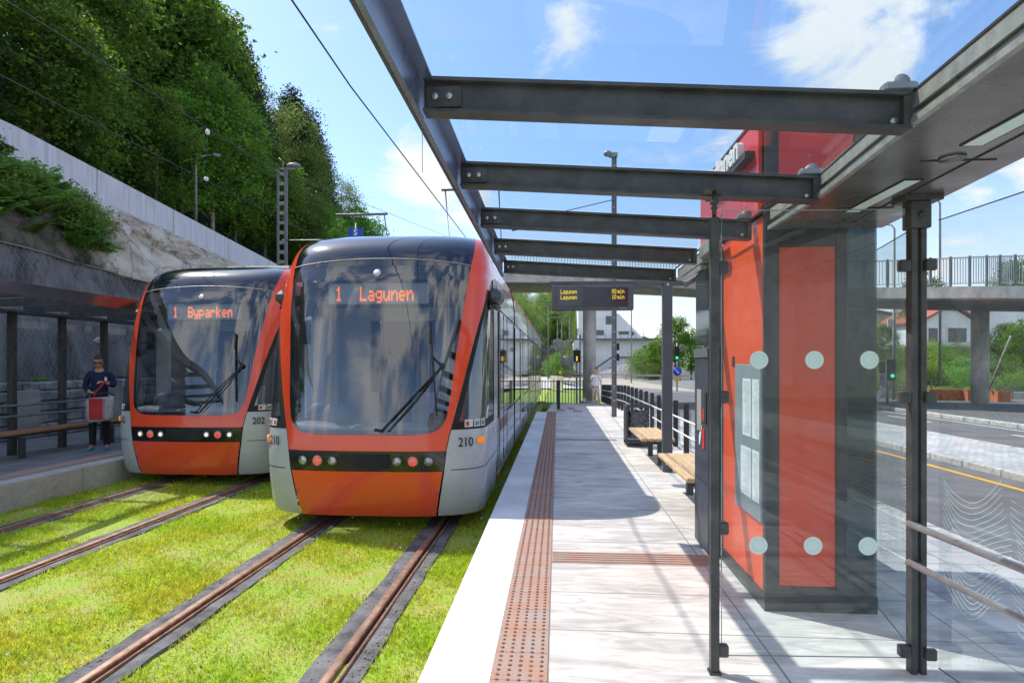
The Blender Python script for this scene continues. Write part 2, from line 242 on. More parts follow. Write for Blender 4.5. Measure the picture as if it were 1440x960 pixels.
# ------------------------------------------------------------------ object helpers
def thing(name, label, cat, loc=(0,0,0), rz=0, group=None):
    o = bpy.data.objects.new(name, None); col.objects.link(o); o.location = loc; o.rotation_euler = (0,0,rz)
    o.empty_display_size = .1
    o['label'] = label; o['category'] = cat
    if group: o['group'] = group
    return o
def tag(o, label, cat, group=None, kind=None):
    o['label'] = label; o['category'] = cat
    if group: o['group'] = group
    if kind: o['kind'] = kind
    return o
def org(o):
    v = Vector((0,0,0))
    while o is not None: v += Vector(o.location); o = o.parent
    return v
class MB:
    def __init__(s): s.v = []; s.f = []; s.sm = []; s.parts = []
    def add(s, vs, fs, sm=False):
        s.parts.append((len(s.v), len(s.f))); b = len(s.v); s.v += [tuple(x) for x in vs]; s.f += [tuple(i+b for i in f) for f in fs]; s.sm += [sm]*len(fs); return s
    def box(s, a, b, bev=0.0):
        x0,y0,z0 = [min(a[i],b[i]) for i in range(3)]; x1,y1,z1 = [max(a[i],b[i]) for i in range(3)]
        if bev <= 0:
            s.add([(x0,y0,z0),(x1,y0,z0),(x1,y1,z0),(x0,y1,z0),(x0,y0,z1),(x1,y0,z1),(x1,y1,z1),(x0,y1,z1)],
                  [(0,3,2,1),(4,5,6,7),(0,1,5,4),(1,2,6,5),(2,3,7,6),(3,0,4,7)])
        else:
            bv = min(bev, (x1-x0)*.45, (y1-y0)*.45, (z1-z0)*.45); vs = []
            for (zz, ins) in ((z0,bv),(z0+bv,0),(z1-bv,0),(z1,bv)):
                xa,xb,ya,yb = x0+ins,x1-ins,y0+ins,y1-ins; c = bv if ins == 0 else bv*.5
                vs += [(xa+c,ya,zz),(xb-c,ya,zz),(xb,ya+c,zz),(xb,yb-c,zz),(xb-c,yb,zz),(xa+c,yb,zz),(xa,yb-c,zz),(xa,ya+c,zz)]
            fs = [tuple(range(7,-1,-1)), tuple(range(24,32))]
            for k in range(3):
                for i in range(8): j=(i+1)%8; fs.append((k*8+i,k*8+j,k*8+8+j,k*8+8+i))
            s.add(vs, fs)
        return s
    def bar(s, p, q, w, h, up=(0,0,1)):
        p, q = Vector(p), Vector(q); d = (q-p).normalized(); u = Vector(up); r = d.cross(u)
        if r.length < 1e-4: r = d.cross(Vector((0,1,0)))
        r.normalize(); u = r.cross(d).normalized(); vs = []
        for c in (p, q):
            for (a, b) in ((-1,-1),(1,-1),(1,1),(-1,1)): vs.append(c + r*a*w/2 + u*b*h/2)
        return s.add(vs, [(0,3,2,1),(4,5,6,7),(0,1,5,4),(1,2,6,5),(2,3,7,6),(3,0,4,7)])
    def tube(s, pts, r, n=8, cap=True, r2=None):
        pts = [Vector(p) for p in pts]; vs = []; k = len(pts)
        ref = None
        for i, p in enumerate(pts):
            d = (pts[min(i+1,k-1)]-pts[max(i-1,0)]).normalized()
            if ref is None: ref = Vector((0,0,1)) if abs(d.z) < .9 else Vector((1,0,0))
            a = d.cross(ref).normalized(); b = a.cross(d).normalized()
            rr = r if r2 is None else r+(r2-r)*i/(k-1)
            if isinstance(r, (list, tuple)): rr = r[i]
            for j in range(n):
                t = 2*math.pi*j/n; vs.append(p + a*math.cos(t)*rr + b*math.sin(t)*rr)
        fs = []
        for i in range(k-1):
            for j in range(n): m=(j+1)%n; fs.append((i*n+j,i*n+m,(i+1)*n+m,(i+1)*n+j))
        if cap: fs += [tuple(range(n-1,-1,-1)), tuple(range((k-1)*n,k*n))]
        return s.add(vs, fs, True)
    def cyl(s, c, r, h, n=20, axis='z', r2=None):
        c = Vector(c); d = {'x':Vector((1,0,0)),'y':Vector((0,1,0)),'z':Vector((0,0,1))}[axis]
        return s.tube([c, c+d*h], r, n, True, r2)
    def poly(s, pts): return s.add(pts, [tuple(range(len(pts)))])
    def prism(s, pts, d):
        n = len(pts); d = Vector(d); p = [Vector(x) for x in pts]
        return s.add(p+[x+d for x in p], [tuple(range(n-1,-1,-1)), tuple(range(n,2*n))]+[(i,(i+1)%n,n+(i+1)%n,n+i) for i in range(n)])
    def grid(s, rows, sm=True):
        n = len(rows[0]); vs = [p for r in rows for p in r]; fs = []
        for i in range(len(rows)-1):
            for j in range(n-1): fs.append((i*n+j,i*n+j+1,(i+1)*n+j+1,(i+1)*n+j))
        return s.add(vs, fs, sm)
    def ball(s, c, r, n=10, m=7, sq=(1,1,1)):
        rows = []
        for i in range(m+1):
            t = math.pi*i/m
            rows.append([(c[0]+r*sq[0]*math.sin(t)*math.cos(2*math.pi*j/n), c[1]+r*sq[1]*math.sin(t)*math.sin(2*math.pi*j/n), c[2]+r*sq[2]*math.cos(t)) for j in range(n+1)])
        return s.grid(rows)
    def each(s, name, m, parent=None):
        """one object per separate primitive"""
        r = None; bounds = s.parts+[(len(s.v), len(s.f))]
        for i in range(len(s.parts)):
            (v0,f0),(v1,f1) = bounds[i], bounds[i+1]; q = MB(); q.v = s.v[v0:v1]; q.f = [tuple(k-v0 for k in f) for f in s.f[f0:f1]]; q.sm = s.sm[f0:f1]
            r = q.build(name, m, parent)
        return r
    def build(s, name, m, parent=None, kind=None, fix=False):
        me = bpy.data.meshes.new(name); o0 = org(parent) if parent else Vector((0,0,0))
        me.from_pydata([(x-o0.x, y-o0.y, z-o0.z) for x,y,z in s.v], [], s.f)
        me.polygons.foreach_set('use_smooth', s.sm)
        if fix:
            import bmesh
            bm = bmesh.new(); bm.from_mesh(me); bmesh.ops.recalc_face_normals(bm, faces=bm.faces); bm.to_mesh(me); bm.free()
        if m: me.materials.append(m)
        o = bpy.data.objects.new(name, me); col.objects.link(o)
        if parent: o.parent = parent
        if kind: o['kind'] = kind
        me.update()
        return o
def struct(name, mb, m, label=None):
    o = mb.build(name, m, None, 'structure')
    if label: o['label'] = label
    return o
def copy_tree(o, parent=None):
    c = o.copy(); col.objects.link(c)
    if parent: c.parent = parent
    for ch in [x for x in o.children if x is not c]:
        copy_tree(ch, c)
    return c
def text(name, s, size, mtx, m, parent, extrude=.0, sx=1., bold=0.0):
    cu = bpy.data.curves.new('t', 'FONT'); cu.body = s; cu.size = size; cu.extrude = extrude; cu.offset = bold; cu.resolution_u = 3
    cu.align_x = 'CENTER'; cu.align_y = 'CENTER'
    to = bpy.data.objects.new('t', cu); col.objects.link(to)
    dg = bpy.context.evaluated_depsgraph_get(); me = bpy.data.meshes.new_from_object(to.evaluated_get(dg))
    bpy.data.objects.remove(to); bpy.data.curves.remove(cu)
    me.transform(Matrix.Diagonal((sx,1,1,1))); me.transform(mtx)
    if parent: me.transform(Matrix.Translation(-org(parent)))
    me.name = name; me.materials.clear(); me.materials.append(m)
    o = bpy.data.objects.new(name, me); col.objects.link(o)
    if parent: o.parent = parent
    return o
LED = {'L':['10000']*6+['11111'],'a':['','','01110','00001','01111','10001','01111'],'g':['','','01111','10001','10001','01111','00001','01110'],'u':['','','10001','10001','10001','10011','01101'],
 'n':['','','10110','11001','10001','10001','10001'],'e':['','','01110','10001','11111','10000','01110'],'B':['11110','10001','10001','11110','10001','10001','11110'],'y':['','','10001','10001','10001','01111','00001','01110'],
 'p':['','','11110','10001','10001','11110','10000','10000'],'r':['','','10110','11001','10000','10000','10000'],'k':['10000','10000','10010','10100','11000','10100','10010'],'1':['00100','01100','00100','00100','00100','00100','01110'],
 '0':['01110','10001','10001','10001','10001','10001','01110'],'m':['','','11010','10101','10101','10101','10101'],'i':['00100','','01100','00100','00100','00100','01110'],' ':[]}
def led_text(s, c, px, py, m, parent, fill=1.0, local=False):
    """dot matrix lettering facing -Y, centred on c; cells of px by py metres"""
    mb = MB(); W = len(s)*6-1; x0 = c[0]-W*px/2; z0 = c[2]+3.5*py
    for i, ch in enumerate(s):
        for r_, row in enumerate(LED[ch]):
            for k, b in enumerate(row):
                if b == '1': x = x0+(i*6+k)*px; z = z0-(r_+1)*py; mb.v += [(x,c[1],z),(x+px*fill,c[1],z),(x+px*fill,c[1],z+py*fill),(x,c[1],z+py*fill)]; n = len(mb.v); mb.f.append((n-4,n-3,n-2,n-1)); mb.sm.append(False)
    if local: o = mb.build('display_text', m); o.parent = parent; return o
    return mb.build('display_text', m, parent)
def facing(loc, rz=0):   # text plane facing -Y, turned by rz about Z
    return Matrix.Translation(Vector(loc)) @ Matrix.Rotation(rz, 4, 'Z') @ Matrix.Rotation(R(90), 4, 'X')
def skin(name, joints, edges, m, parent, sub=2, root=0):
    """joints: list of (x,y,z,r[,r2]); grows one continuous skin over the chain"""
    me = bpy.data.meshes.new('s'); me.from_pydata([j[:3] for j in joints], edges, [])
    o = bpy.data.objects.new('s', me); col.objects.link(o)
    sm = o.modifiers.new('k', 'SKIN')
    for i, v in enumerate(me.skin_vertices[0].data):
        j = joints[i]; v.radius = (j[3], j[4] if len(j) > 4 else j[3]); v.use_root = (i == root)
    if sub: su = o.modifiers.new('u', 'SUBSURF'); su.levels = sub; su.render_levels = sub
    dg = bpy.context.evaluated_depsgraph_get(); nm = bpy.data.meshes.new_from_object(o.evaluated_get(dg))
    bpy.data.objects.remove(o); nm.name = name; nm.materials.clear(); nm.materials.append(m)
    nm.polygons.foreach_set('use_smooth', [True]*len(nm.polygons))
    ob = bpy.data.objects.new(name, nm); col.objects.link(ob)
    if parent: ob.parent = parent
    return ob
# ================================================================== SETTING: ground, platforms, roads
g = MB().poly([(-900,-60,-.60),(900,-60,-.60),(900,1600,-.60),(-900,1600,-.60)]); struct('ground', g, M['grassfar'])
# turf between the rails: gently uneven sheet
xs = np.linspace(-7.33, -.70, 70); ys = list(np.linspace(-6, 16, 130)) + list(np.linspace(17, 70, 40))
rows = []
for y in ys:
    rows.append([(x, y, GZ + .012*math.sin(x*3.1+y*1.7)*math.sin(y*.9+x) + random.uniform(-.006,.006)) for x in xs])
t = MB().grid(rows); struct('turf_track_bed', t, M['soil'])
t = MB().box((-6,28.5,-.59),(1.9,75,-.40)); struct('lawn', t, M['grassfar'])
# near platform
PE, TL, TR, PR = -.703, -.344, -.05, 2.62
p = MB().box((PE,-26,-.58),(TL,20.7,0)); struct('platform_edge', p, M['edge'])
p = MB().box((TR,-26,-.58),(PR,20.7,-.0)); struct('platform', p, M['pave'])
p = MB().box((TL,-26,-.58),(TR,20.7,-.006)); struct('tactile_bed', p, M['rust'])
# tactile strip of cast plates with studs
tr = thing('tactile_strip', 'long rust-coloured cast iron warning strip with rows of studs along the near platform edge', 'tactile paving', (TL,2,0))
pl = MB()
y = 1.0
while y < 20.6:
    pl.box((TL+.002,y+.002,-.004),(TR-.002,y+.298,.004)); y += .3
pl.build('plate', M['rust'], tr)
st = MB()
for i in range(5):
    x = TL+.035+i*.056
    y = 1.03
    while y < 20.5:
        n = 8 if y < 9 else 4
        v = [(x+.012*math.cos(2*math.pi*j/n), y+.012*math.sin(2*math.pi*j/n), .004) for j in range(n)] + [(x+.007*math.cos(2*math.pi*j/n), y+.007*math.sin(2*math.pi*j/n), .011) for j in range(n)]
        st.add(v, [(j,(j+1)%n,n+(j+1)%n,n+j) for j in range(n)]+[tuple(range(n,2*n))]); y += .0505
sd = st.build('studs', mat('worn_stud_iron', (.34,.17,.10), .5, var=.3, vs=20, metal=.2), tr); sd['kind'] = 'stuff'
def guide(y0, y1, x0, x1, label):
    t = thing('guide_strip', label, 'tactile paving', ((x0+x1)/2,(y0+y1)/2,0)); m = MB()
    m.box((x0,y0,-.003),(x1,y1,.004)); m.build('plate', M['rust'], t); m = MB()
    n = 5
    for i in range(n):
        yy = y0+(i+.5)*(y1-y0)/n; m.box((x0+.01,yy-.012,.003),(x1-.01,yy+.012,.009))
    m.build('ribs', M['rust'], t)
guide(4.98, 5.26, TR+.003, 1.30, 'rust-coloured ribbed guide strip crossing the sunlit platform to the ticket machine')
guide(13.0, 13.16, TR+.003, 1.25, 'thin rusty guide strip crossing the shaded part of the near platform')
# ramp at the far end
RW = [(-.40,20.7,-.02),(2.62,20.7,-.004),(2.62,30,-.30),(-.25,30,-.30)]
r = MB().add(RW+[(x,y,-.59) for x,y,z in RW], [(0,1,2,3),(0,4,5,1),(1,5,6,2),(2,6,7,3),(3,7,4,0)]); struct('platform_ramp', r, M['pave'])
for (x0,x1,y0,y1,lb) in ((0.0,.26,21.7,22.9,'small square tactile plate on the ramp beside the black end post'),(.55,.85,20.9,22.2,'nearer rusty tactile plate in the middle at the platform end'),(.42,.66,22.9,25.0,'farther rusty tactile plate in the middle of the ramp')):
    zf = lambda y: -.012-(y-20.7)*.0305
    m = MB(); m.add([(x0,y0,zf(y0)+.012),(x1,y0,zf(y0)+.012),(x1,y1,zf(y1)+.012),(x0,y1,zf(y1)+.012),(x0,y0,zf(y0)-.02),(x1,y0,zf(y0)-.02),(x1,y1,zf(y1)-.02),(x0,y1,zf(y1)-.02)],[(0,1,2,3),(0,4,5,1),(1,5,6,2),(2,6,7,3),(3,7,4,0)])
    tag(m.build('tactile_plate', M['rust']), lb, 'tactile paving')
# left platform
p = MB().box((-7.62,-4,-.58),(-7.33,40,0)); struct('far_platform_edge', p, jointed('granite_kerb_blocks', (.56,.54,.50), (.42,.40,.37), 3, 1.5, 0, .012, jc=(.15,.15,.14), bump=.5, streak=(1,1,1), vs=12, pc=.05))
p = MB().box((-11.5,-4,-.58),(-7.62,40,-.001)); struct('far_platform', p, M['paveL'])
t = MB()
y = 2
while y < 20: t.box((-8.02,y+.003,-.004),(-7.72,y+.297,.005)); y += .3
tag(t.build('tactile_strip', M['rust']), 'shaded brown tactile strip along the far left platform', 'tactile paving')
# rails with rubber strips
def rail(x, y0, y1, label):
    t = thing('tram_rail', label, 'rail', (x,y0,RZ), 0, 'tram rails laid in the turf')
    m = MB()
    # grooved head, running edge and keeper lip with rusty tops
    m.box((x-.036,y0,RZ-.06),(x+.030,y1,RZ),.006); m.build('rail_head', M['railrust'], t)
    s = 1
    m = MB(); m.box((x+.031,y0,RZ-.07),(x+.066,y1,RZ-.032)); m.build('flange_groove', M['railside'], t)
    m = MB(); m.box((x-.022,y0,RZ-.004),(x+.016,y1,RZ+.0015)); m.build('running_band', mat('worn_running_band', (.50,.33,.25), .35, metal=.6, var=.2, vs=9), t)
    m = MB(); m.box((x+.067,y0,RZ-.06),(x+.085,y1,RZ-.006),.004); m.build('keeper_lip', M['railrust'], t)
    for sd in (-1, 1):
        m = MB(); rows = []
        xa, xb = (x-.175, x-.038) if sd < 0 else (x+.087, x+.20)
        yy = y0
        while yy <= y1:
            j = random.uniform(-.014,.014); k = random.uniform(-.006,.004)
            e = xa+(j if sd < 0 else 0); f = xb+(j if sd > 0 else 0)
            rows.append([(e,yy,RZ-.05),(e,yy,RZ-.022+k),((e+f)/2,yy,RZ-.016+k),(f,yy,RZ-.020+k),(f,yy,RZ-.06)])
            yy += .22 if yy < 14 else 1.5
        m.grid(rows, False); m.build('rubber_strip', M['rubstrip'], t)
rail(-1.42, -4, 70, 'right rail of the near track, ending bottom centre of the photo beside the platform')
rail(-2.90, -4, 70, 'left rail of the near track, running under the left side of the front tram')
rail(-5.02, -4, 70, 'right rail of the far track, between the two trams')
rail(-6.52, -4, 70, 'dark left rail of the far track, nearest the left platform kerb')
# streets to the right
X0 = 2.63
s = MB().box((X0,-60,-.59),(3.95,70,SZ+.12)); struct('sidewalk', s, M['sidewalk'])
k = MB()
yy = -6
while yy < 60: k.box((3.955,yy+.006,-.59),(4.14,yy+.994,SZ+.14),.02); yy += 1
struct('kerb', k, M['kerb'])
s = MB().box((4.141,-60,-.59),(60,48,SZ)); struct('road', s, M['asph'])
def strip(x0,x1,y0,y1,m,name,z=.004):
    q = MB().poly([(x0,y0,SZ+z),(x1,y0,SZ+z),(x1,y1,SZ+z),(x0,y1,SZ+z)]); return struct(name, q, m)
strip(6.93,7.05,-6,32,M['yellow'],'road_marking')
q = MB().box((7.62,-60,-.59),(9.75,30,SZ+.10)); struct('cobbled_median', q, M['sett'])
for xx in (7.50,9.75):
    k = MB(); yy = -6
    while yy < 30: k.box((xx,yy+.006,-.59),(xx+.115,yy+.994,SZ+.125),.02); yy += 1
    struct('kerb', k, M['kerb'])
strip(9.98,10.10,-6,36,M['yellow'],'road_marking')
yy = 2.5
while yy < 34: strip(12.15,12.27,yy,yy+2.6,M['roadwhite'],'road_marking'); yy += 6.2
strip(13.1,13.2,-6,40,M['roadwhite'],'road_marking')
q = MB().box((13.75,-60,-.59),(60,46,SZ+.12)); struct('sidewalk', q, mat('asphalt_footway',(.13,.13,.13),.9,var=.15,bump=.4,bs=90))
k = MB(); yy = -6
while yy < 46: k.box((13.55,yy+.01,-.59),(13.745,yy+1.19,SZ+.145),.03); yy += 1.2
struct('kerb', k, M['kerb'])
# far road curving away beyond the stop
def ribbon(name, pts, z, m):
    v = []; f = []
    for (l, rr) in pts: v += [(l[0],l[1],z),(rr[0],rr[1],z)]
    for i in range(len(pts)-1): f.append((2*i,2*i+1,2*i+3,2*i+2))
    return struct(name, MB().add(v, f), m)
def gp(px, py, z=SZ): v = gr(px, py, z); return (v.x, v.y)
ribbon('far_road', [(gp(742,517.5),gp(775,515)),(gp(758,523),gp(880,522)),(gp(766,530),gp(1010,536)),(gp(800,540),gp(1100,552)),(gp(838,548),gp(1250,562))], SZ+.004, M['asphl'])
ribbon('verge_strip', [(gp(750,519.5),gp(757,519.5)),(gp(762,524.6),gp(775,524.2)),(gp(772,529),gp(850,529)),(gp(800,535.5),gp(960,546)),(gp(842,541.5),gp(1000,552))], SZ+.009, M['sand'])
ribbon('far_pavement', [(gp(757,526),gp(761,526)),(gp(757,532),gp(775,533)),(gp(757,541),gp(790,541)),(gp(757,546),gp(842,546.5))], SZ+.010, mat('pale_pavement',(.5,.49,.47),.85))

# ================================================================== SHELTER CANOPY
BY = [1.33, 2.33, 3.32, 4.31, 5.38, 6.52]
BR = [1.24, 1.285, 1.365, 1.325, 1.195, 1.235]
FX = lambda y: -.525-(y-2.33)*.0135      # fascia line drifts slightly
RT = lambda x: 2.71-.066*(x+.53)         # roof falls to the right
can = thing('platform_canopy', 'dark steel and glass canopy with cross beams and metal soffit over the near platform', 'canopy', (.5,4,2.6))
def pb(y, x0, x1):
    """C-section cross beam"""
    m = MB(); z0, z1 = RT(x0), RT(x1); h = .135
    for (ya, yb, za, zb) in ((y, y+.075, -.014, 0), (y, y+.075, -h, -h+.012)):
        m.prism([(x0,ya,z0+za),(x1,ya,z1+za),(x1,ya,z1+zb),(x0,ya,z0+zb)], (0,yb-ya,0))
    m.prism([(x0,y+.028,z0-h+.0125),(x1,y+.028,z1-h+.0125),(x1,y+.028,z1-.0145),(x0,y+.028,z0-.0145)], (0,.010,0))
    b = m.build('cross_beam', M['steel'], can)
    m = MB(); m.box((x0+.01,y+.019,z0-h+.02),(x0+.145,y+.0275,z0-.035)); m.box((x1-.03,y-.001,z1-h+.014),(x1-.001,y+.027,z1-.016)); m.each('end_plate', M['steel'], b)
    m = MB()
    for dx in (.045,.10): m.cyl((x0+dx,y+.010,z0-.075), .013, .009, 12, 'y')
    m.cyl((x1-.055,y+.018,z1-.1), .013, .009, 12, 'y')
    m.each('bolt', M['alu'], b)
for y, xr in zip(BY, BR): pb(y, FX(y)+.008, xr)
# fascia channel: web, flanges
ys_ = [-.2]+BY+[6.62]
m = MB(); rows = []
for y in ys_:
    x = FX(y); z = RT(x); rows.append([(x+.045,y,z-.004),(x-.012,y,z-.004),(x-.012,y,z-.165),(x+.010,y,z-.165),(x+.010,y,z-.158),(x-.004,y,z-.158),(x-.004,y,z-.012),(x+.045,y,z-.012),(x+.045,y,z-.004)])
m.grid(rows, False); m.build('fascia', mat('sky_tinted_fascia_steel', (.22,.27,.38), .25, metal=.5, var=.15), can)  # blue sky reflection is put into the steel's base colour
m = MB(); rows = []
for y in ys_:
    x = FX(y); z = RT(x); rows.append([(x-.0125,y,z+.022),(x-.024,y,z+.022),(x-.024,y,z-.168),(x-.0125,y,z-.168),(x-.0125,y,z+.022)])
m.grid(rows, False); m.build('fascia_lip', M['steel'], can)
for i in range(len(ys_)-1):
    ya, yb = ys_[i]+.045, ys_[i+1]+.03
    if i == len(ys_)-2: break
    xa, xb = FX(ya)+.02, FX(yb)+.02; ra, rb = np.interp(ya, BY, BR), np.interp(yb, BY, BR)
    if i == 3: rb = ra = 1.31
    if i >= 4: ra = rb = 1.22
    v = [(xa,ya,RT(xa)+.004),(ra+.01,ya,RT(ra)+.004),(rb+.01,yb-.02,RT(rb)+.004),(xb,yb-.02,RT(xb)+.004)]
    MB().poly(v).build('roof_pane', M['groof'], can)
    m = MB(); m.bar(v[0],v[3],.012,.010); m.bar(v[1],v[2],.012,.010); m.each('gasket', M['rubber'], can)
# gutter beam with a dark slot and the wide soffit to the right
def seg(name, prof, ya, yb, m, xa, xb):
    rows = [[(xa+px,ya,pz) for px,pz in prof+[prof[0]]],[(xb+px,yb,pz) for px,pz in prof+[prof[0]]]]
    mb = MB().grid(rows, False)
    for r_ in rows: mb.poly(r_[:-1])
    return mb.build(name, m, can)
for (ya, yb, xa, xb) in ((-.4,1.33,1.20,1.245),(1.335,2.33,1.245,1.29),(2.335,3.32,1.29,1.365),(3.325,4.08,1.365,1.365)):
    seg('gutter_beam', [(.004,2.60),(.004,2.532),(.05,2.532),(.05,2.60)], ya, yb, M['gutter'], xa, xb)
    seg('gutter_back', [(.10,2.60),(.10,2.49),(.14,2.49),(.14,2.60)], ya, yb, M['steel'], xa, xb)
    seg('drip_edge', [(-.012,2.492),(-.012,2.468),(.012,2.468),(.012,2.492)], ya, yb, M['gutter'], xa, xb)
    m = MB(); m.box((xa+.02,ya+.004,2.48),(xa+.07,ya+.03,2.53)); m.build('gutter_bracket', M['gutter'], can)
m = MB(); v = [(1.215,-.4),(1.255,1.33),(1.305,2.33),(1.378,3.32),(1.378,4.085),(2.065,4.085),(1.98,3.0),(1.90,2.0),(1.80,-.4)]
m.prism([(x,y,2.47) for x,y in v], (0,0,.10)); so = m.build('soffit', M['soffit'], can)
m = MB(); m.prism([(x-.0 if i>4 else x+.06,y,2.58) for i,(x,y) in enumerate(v)], (0,0,.04)); m.build('soffit_lid', M['steel'], can)
# panel joints, lights, speaker grilles in the soffit
m = MB()
for yy in (.6,1.75,2.75,3.55): m.box((1.55,yy,2.466),(1.86,yy+.007,2.4695))
m.bar((1.66,-.3,2.4675),(1.80,3.9,2.4675),.006,.004); m.build('panel_joint', M['ink'], so)
for yy in (.9,1.95,3.02):
    x = 1.58+.03*yy
    m = MB(); m.box((x-.045,yy,2.4655),(x+.045,yy+.62,2.4695)); lt = m.build('soffit_light', M['ink'], so)
    m = MB(); m.box((x-.036,yy+.01,2.464),(x+.036,yy+.61,2.4654)); m.build('diffuser', M['frost'], so)
for yy in (1.72,2.72):
    m = MB(); m.tube([(1.66,yy,2.462),(1.66,yy,2.469)], .05, 20); m.build('speaker_grille', M['soffit'], so)
# bracket heads over the gutter
for y, xr in ((2.33,1.285),(3.32,1.365),(4.31,1.325)):
    m = MB(); m.box((xr-.09,y+.01,RT(xr)+.01),(xr+.03,y+.06,RT(xr)+.045),.008); m.cyl((xr-.03,y+.012,RT(xr)+.04),.03,.045,14,'y'); m.build('glass_clamp', M['galv'], can)
# lower far gutter boxes
m = MB(); m.box((1.205,4.96,2.50),(1.30,5.35,2.60),.004); m.box((1.245,5.42,2.48),(1.32,6.50,2.585),.004); m.build('gutter_box', M['gutter'], can)
m = MB(); m.box((1.33,5.72,2.40),(1.95,6.58,2.48),.005); m.build('far_soffit', M['soffit'], can)
m = MB(); m.box((1.25,5.50,2.43),(1.31,6.3,2.474),.003); m.build('strip_light', M['alu'], can)
# slim telescopic post, thick post, glass clamps -- parts of the shelter
sl = thing('shelter_glass_screen', 'tall clear glass screen with pale round dots between the slim post and the thick post', 'glass screen', (1.3,3.2,0))
sx, sy = .812, 3.26
m = MB(); m.box((sx-.022,sy-.022,.012),(sx+.022,sy+.022,2.36),.003); m.box((sx-.03,sy-.03,0),(sx+.03,sy+.03,.012)); m.build('slim_post', M['steel'], sl)
m = MB(); m.tube([(sx,sy,2.36),(sx,sy,2.50)], .011, 10); m.tube([(sx,sy,2.43),(sx,sy,2.45)], .022, 6); m.tube([(sx,sy,2.405),(sx,sy,2.415)], .018, 6); m.box((sx-.05,sy-.03,2.496),(sx+.05,sy+.10,2.504)); m.build('levelling_screw', M['steel'], sl)
GX0, GX1, GY = .852, 1.792, 3.275
m = MB(); m.poly([(GX0,GY,.085),(GX1,GY+.045,.085),(GX1,GY+.045,2.40),(GX0,GY,2.40)]); m.build('glass_pane', M['gclear'], sl)
m = MB(); m.bar((GX0,GY,.085),(GX0,GY,2.40),.004,.008); m.bar((GX0,GY,2.40),(GX1,GY+.045,2.40),.008,.004); m.bar((GX0,GY,.085),(GX1,GY+.045,.085),.006,.004); m.build('pane_edge', mat('green_glass_edge',(.20,.30,.28),.1,coat=1), sl)
for z in (.115,.75,1.43,2.10):
    m = MB(); m.box((sx+.02,sy-.014,z-.032),(sx+.072,sy+.028,z+.032),.006); m.build('glass_clamp', M['steel'], sl)
for (a, zz) in ((1067,506),(1144,506),(1220,506),(1066,766),(1142,766),(1218,766)):
    c = at(a, zz, 3.20); m = MB(); n = 32
    x = c.x; yv = GY+.045*(x-GX0)/(GX1-GX0)-.003
    m.poly([(x+.047*math.cos(2*math.pi*j/n), yv, c.z+.047*math.sin(2*math.pi*j/n)) for j in range(n)]); d = m.build('marker_dot', M['frost'], sl)
    m = MB(); k = 28
    m.grid([[(x+rr*math.cos(2*math.pi*j/k), yv-.001, c.z+rr*math.sin(2*math.pi*j/k)) for j in range(k+1)] for rr in (.030,.032)], False); m.build('ring', mat('ring_film',(.55,.69,.63),.5), d)
tp = thing('shelter_post', 'thick double steel post with glass clamps supporting the soffit at the right', 'post', (1.86,3.34,0))
px_, py_ = 1.862, 3.34
m = MB(); m.box((px_-.040,py_-.028,0),(px_-.010,py_+.028,2.30),.003); m.box((px_+.007,py_-.028,0),(px_+.036,py_+.028,2.30),.003); m.each('flat', M['steel'], tp)
m = MB(); m.box((px_-.0095,py_+.0,0.02),(px_+.0065,py_+.012,2.30)); m.build('spacer', M['alu'], tp)
m = MB(); m.box((px_-.05,py_-.045,2.301),(px_+.05,py_+.045,2.44),.004); m.box((px_-.09,py_-.06,2.441),(px_+.10,py_+.07,2.4685)); m.cyl((px_,py_-.052,2.37),.016,.008,12,'y'); m.build('post_head', M['steel'], tp)
for z in (.115,1.43,2.11):
    m = MB(); m.box((px_-.095,py_-.035,z-.030),(px_-.041,py_+.015,z+.030),.006); m.box((px_+.018,py_-.058,z-.030),(px_+.072,py_-.029,z+.030),.006); m.each('glass_clamp', M['steel'], tp)
# side glass wall running toward the camera and rear wall to the kiosk, both with wave etching
def wave_panel(name, a, b, z0, z1, label, waves):
    a, b = Vector(a), Vector(b); t = thing(name, label, 'glass screen', (a.x,a.y,0))
    m = MB(); m.poly([(a.x,a.y,z0),(b.x,b.y,z0),(b.x,b.y,z1),(a.x,a.y,z1)]); m.build('glass_pane', M['gclear'], t)
    m = MB(); m.bar((a.x,a.y,z1),(b.x,b.y,z1),.006,.004); m.bar((a.x,a.y,z0),(b.x,b.y,z0),.006,.004); m.build('pane_edge', M['kdark'], t)
    d = (b-a); Ln = d.length; d.normalize(); nrm = Vector((d.y,-d.x)) if False else Vector((-d.y, d.x, 0)) if len(d) == 3 else None
    m = MB()
    for (u0, u1, zb, zt, n, ph) in waves:
        for i in range(n):
            zz = zb+(zt-zb)*i/n; pts = []
            k = 26; q0 = u0+.02*math.sin(i*.5+ph); q1 = u1-.03*math.cos(i*.35+ph)
            for j in range(k+1):
                f = j/k; u = q0+(q1-q0)*f
                z = zz + .10*(2*abs(f-.5))**1.6 - .03*math.sin(f*5+ph) + .015*math.sin(i*.25+f*8)
                p = a+d*min(max(u,0.02),Ln-.01); pts.append((p.x,p.y,z))
            for s_ in (1,):
                vs = []
                for (x,y,z) in pts: vs += [(x-nx*.003,y-ny*.003,z-.0016),(x-nx*.003,y-ny*.003,z+.0016)] if False else [(x,y,z-.0016),(x,y,z+.0016)]
                off = Vector((d.y,-d.x,0))*(-.004)
                vs = [(x+off.x,y+off.y,z) for x,y,z in vs]
                m.add(vs, [(2*j,2*j+2,2*j+3,2*j+1) for j in range(k)])
    m.build('etched_waves', M['frostline'], t); return t
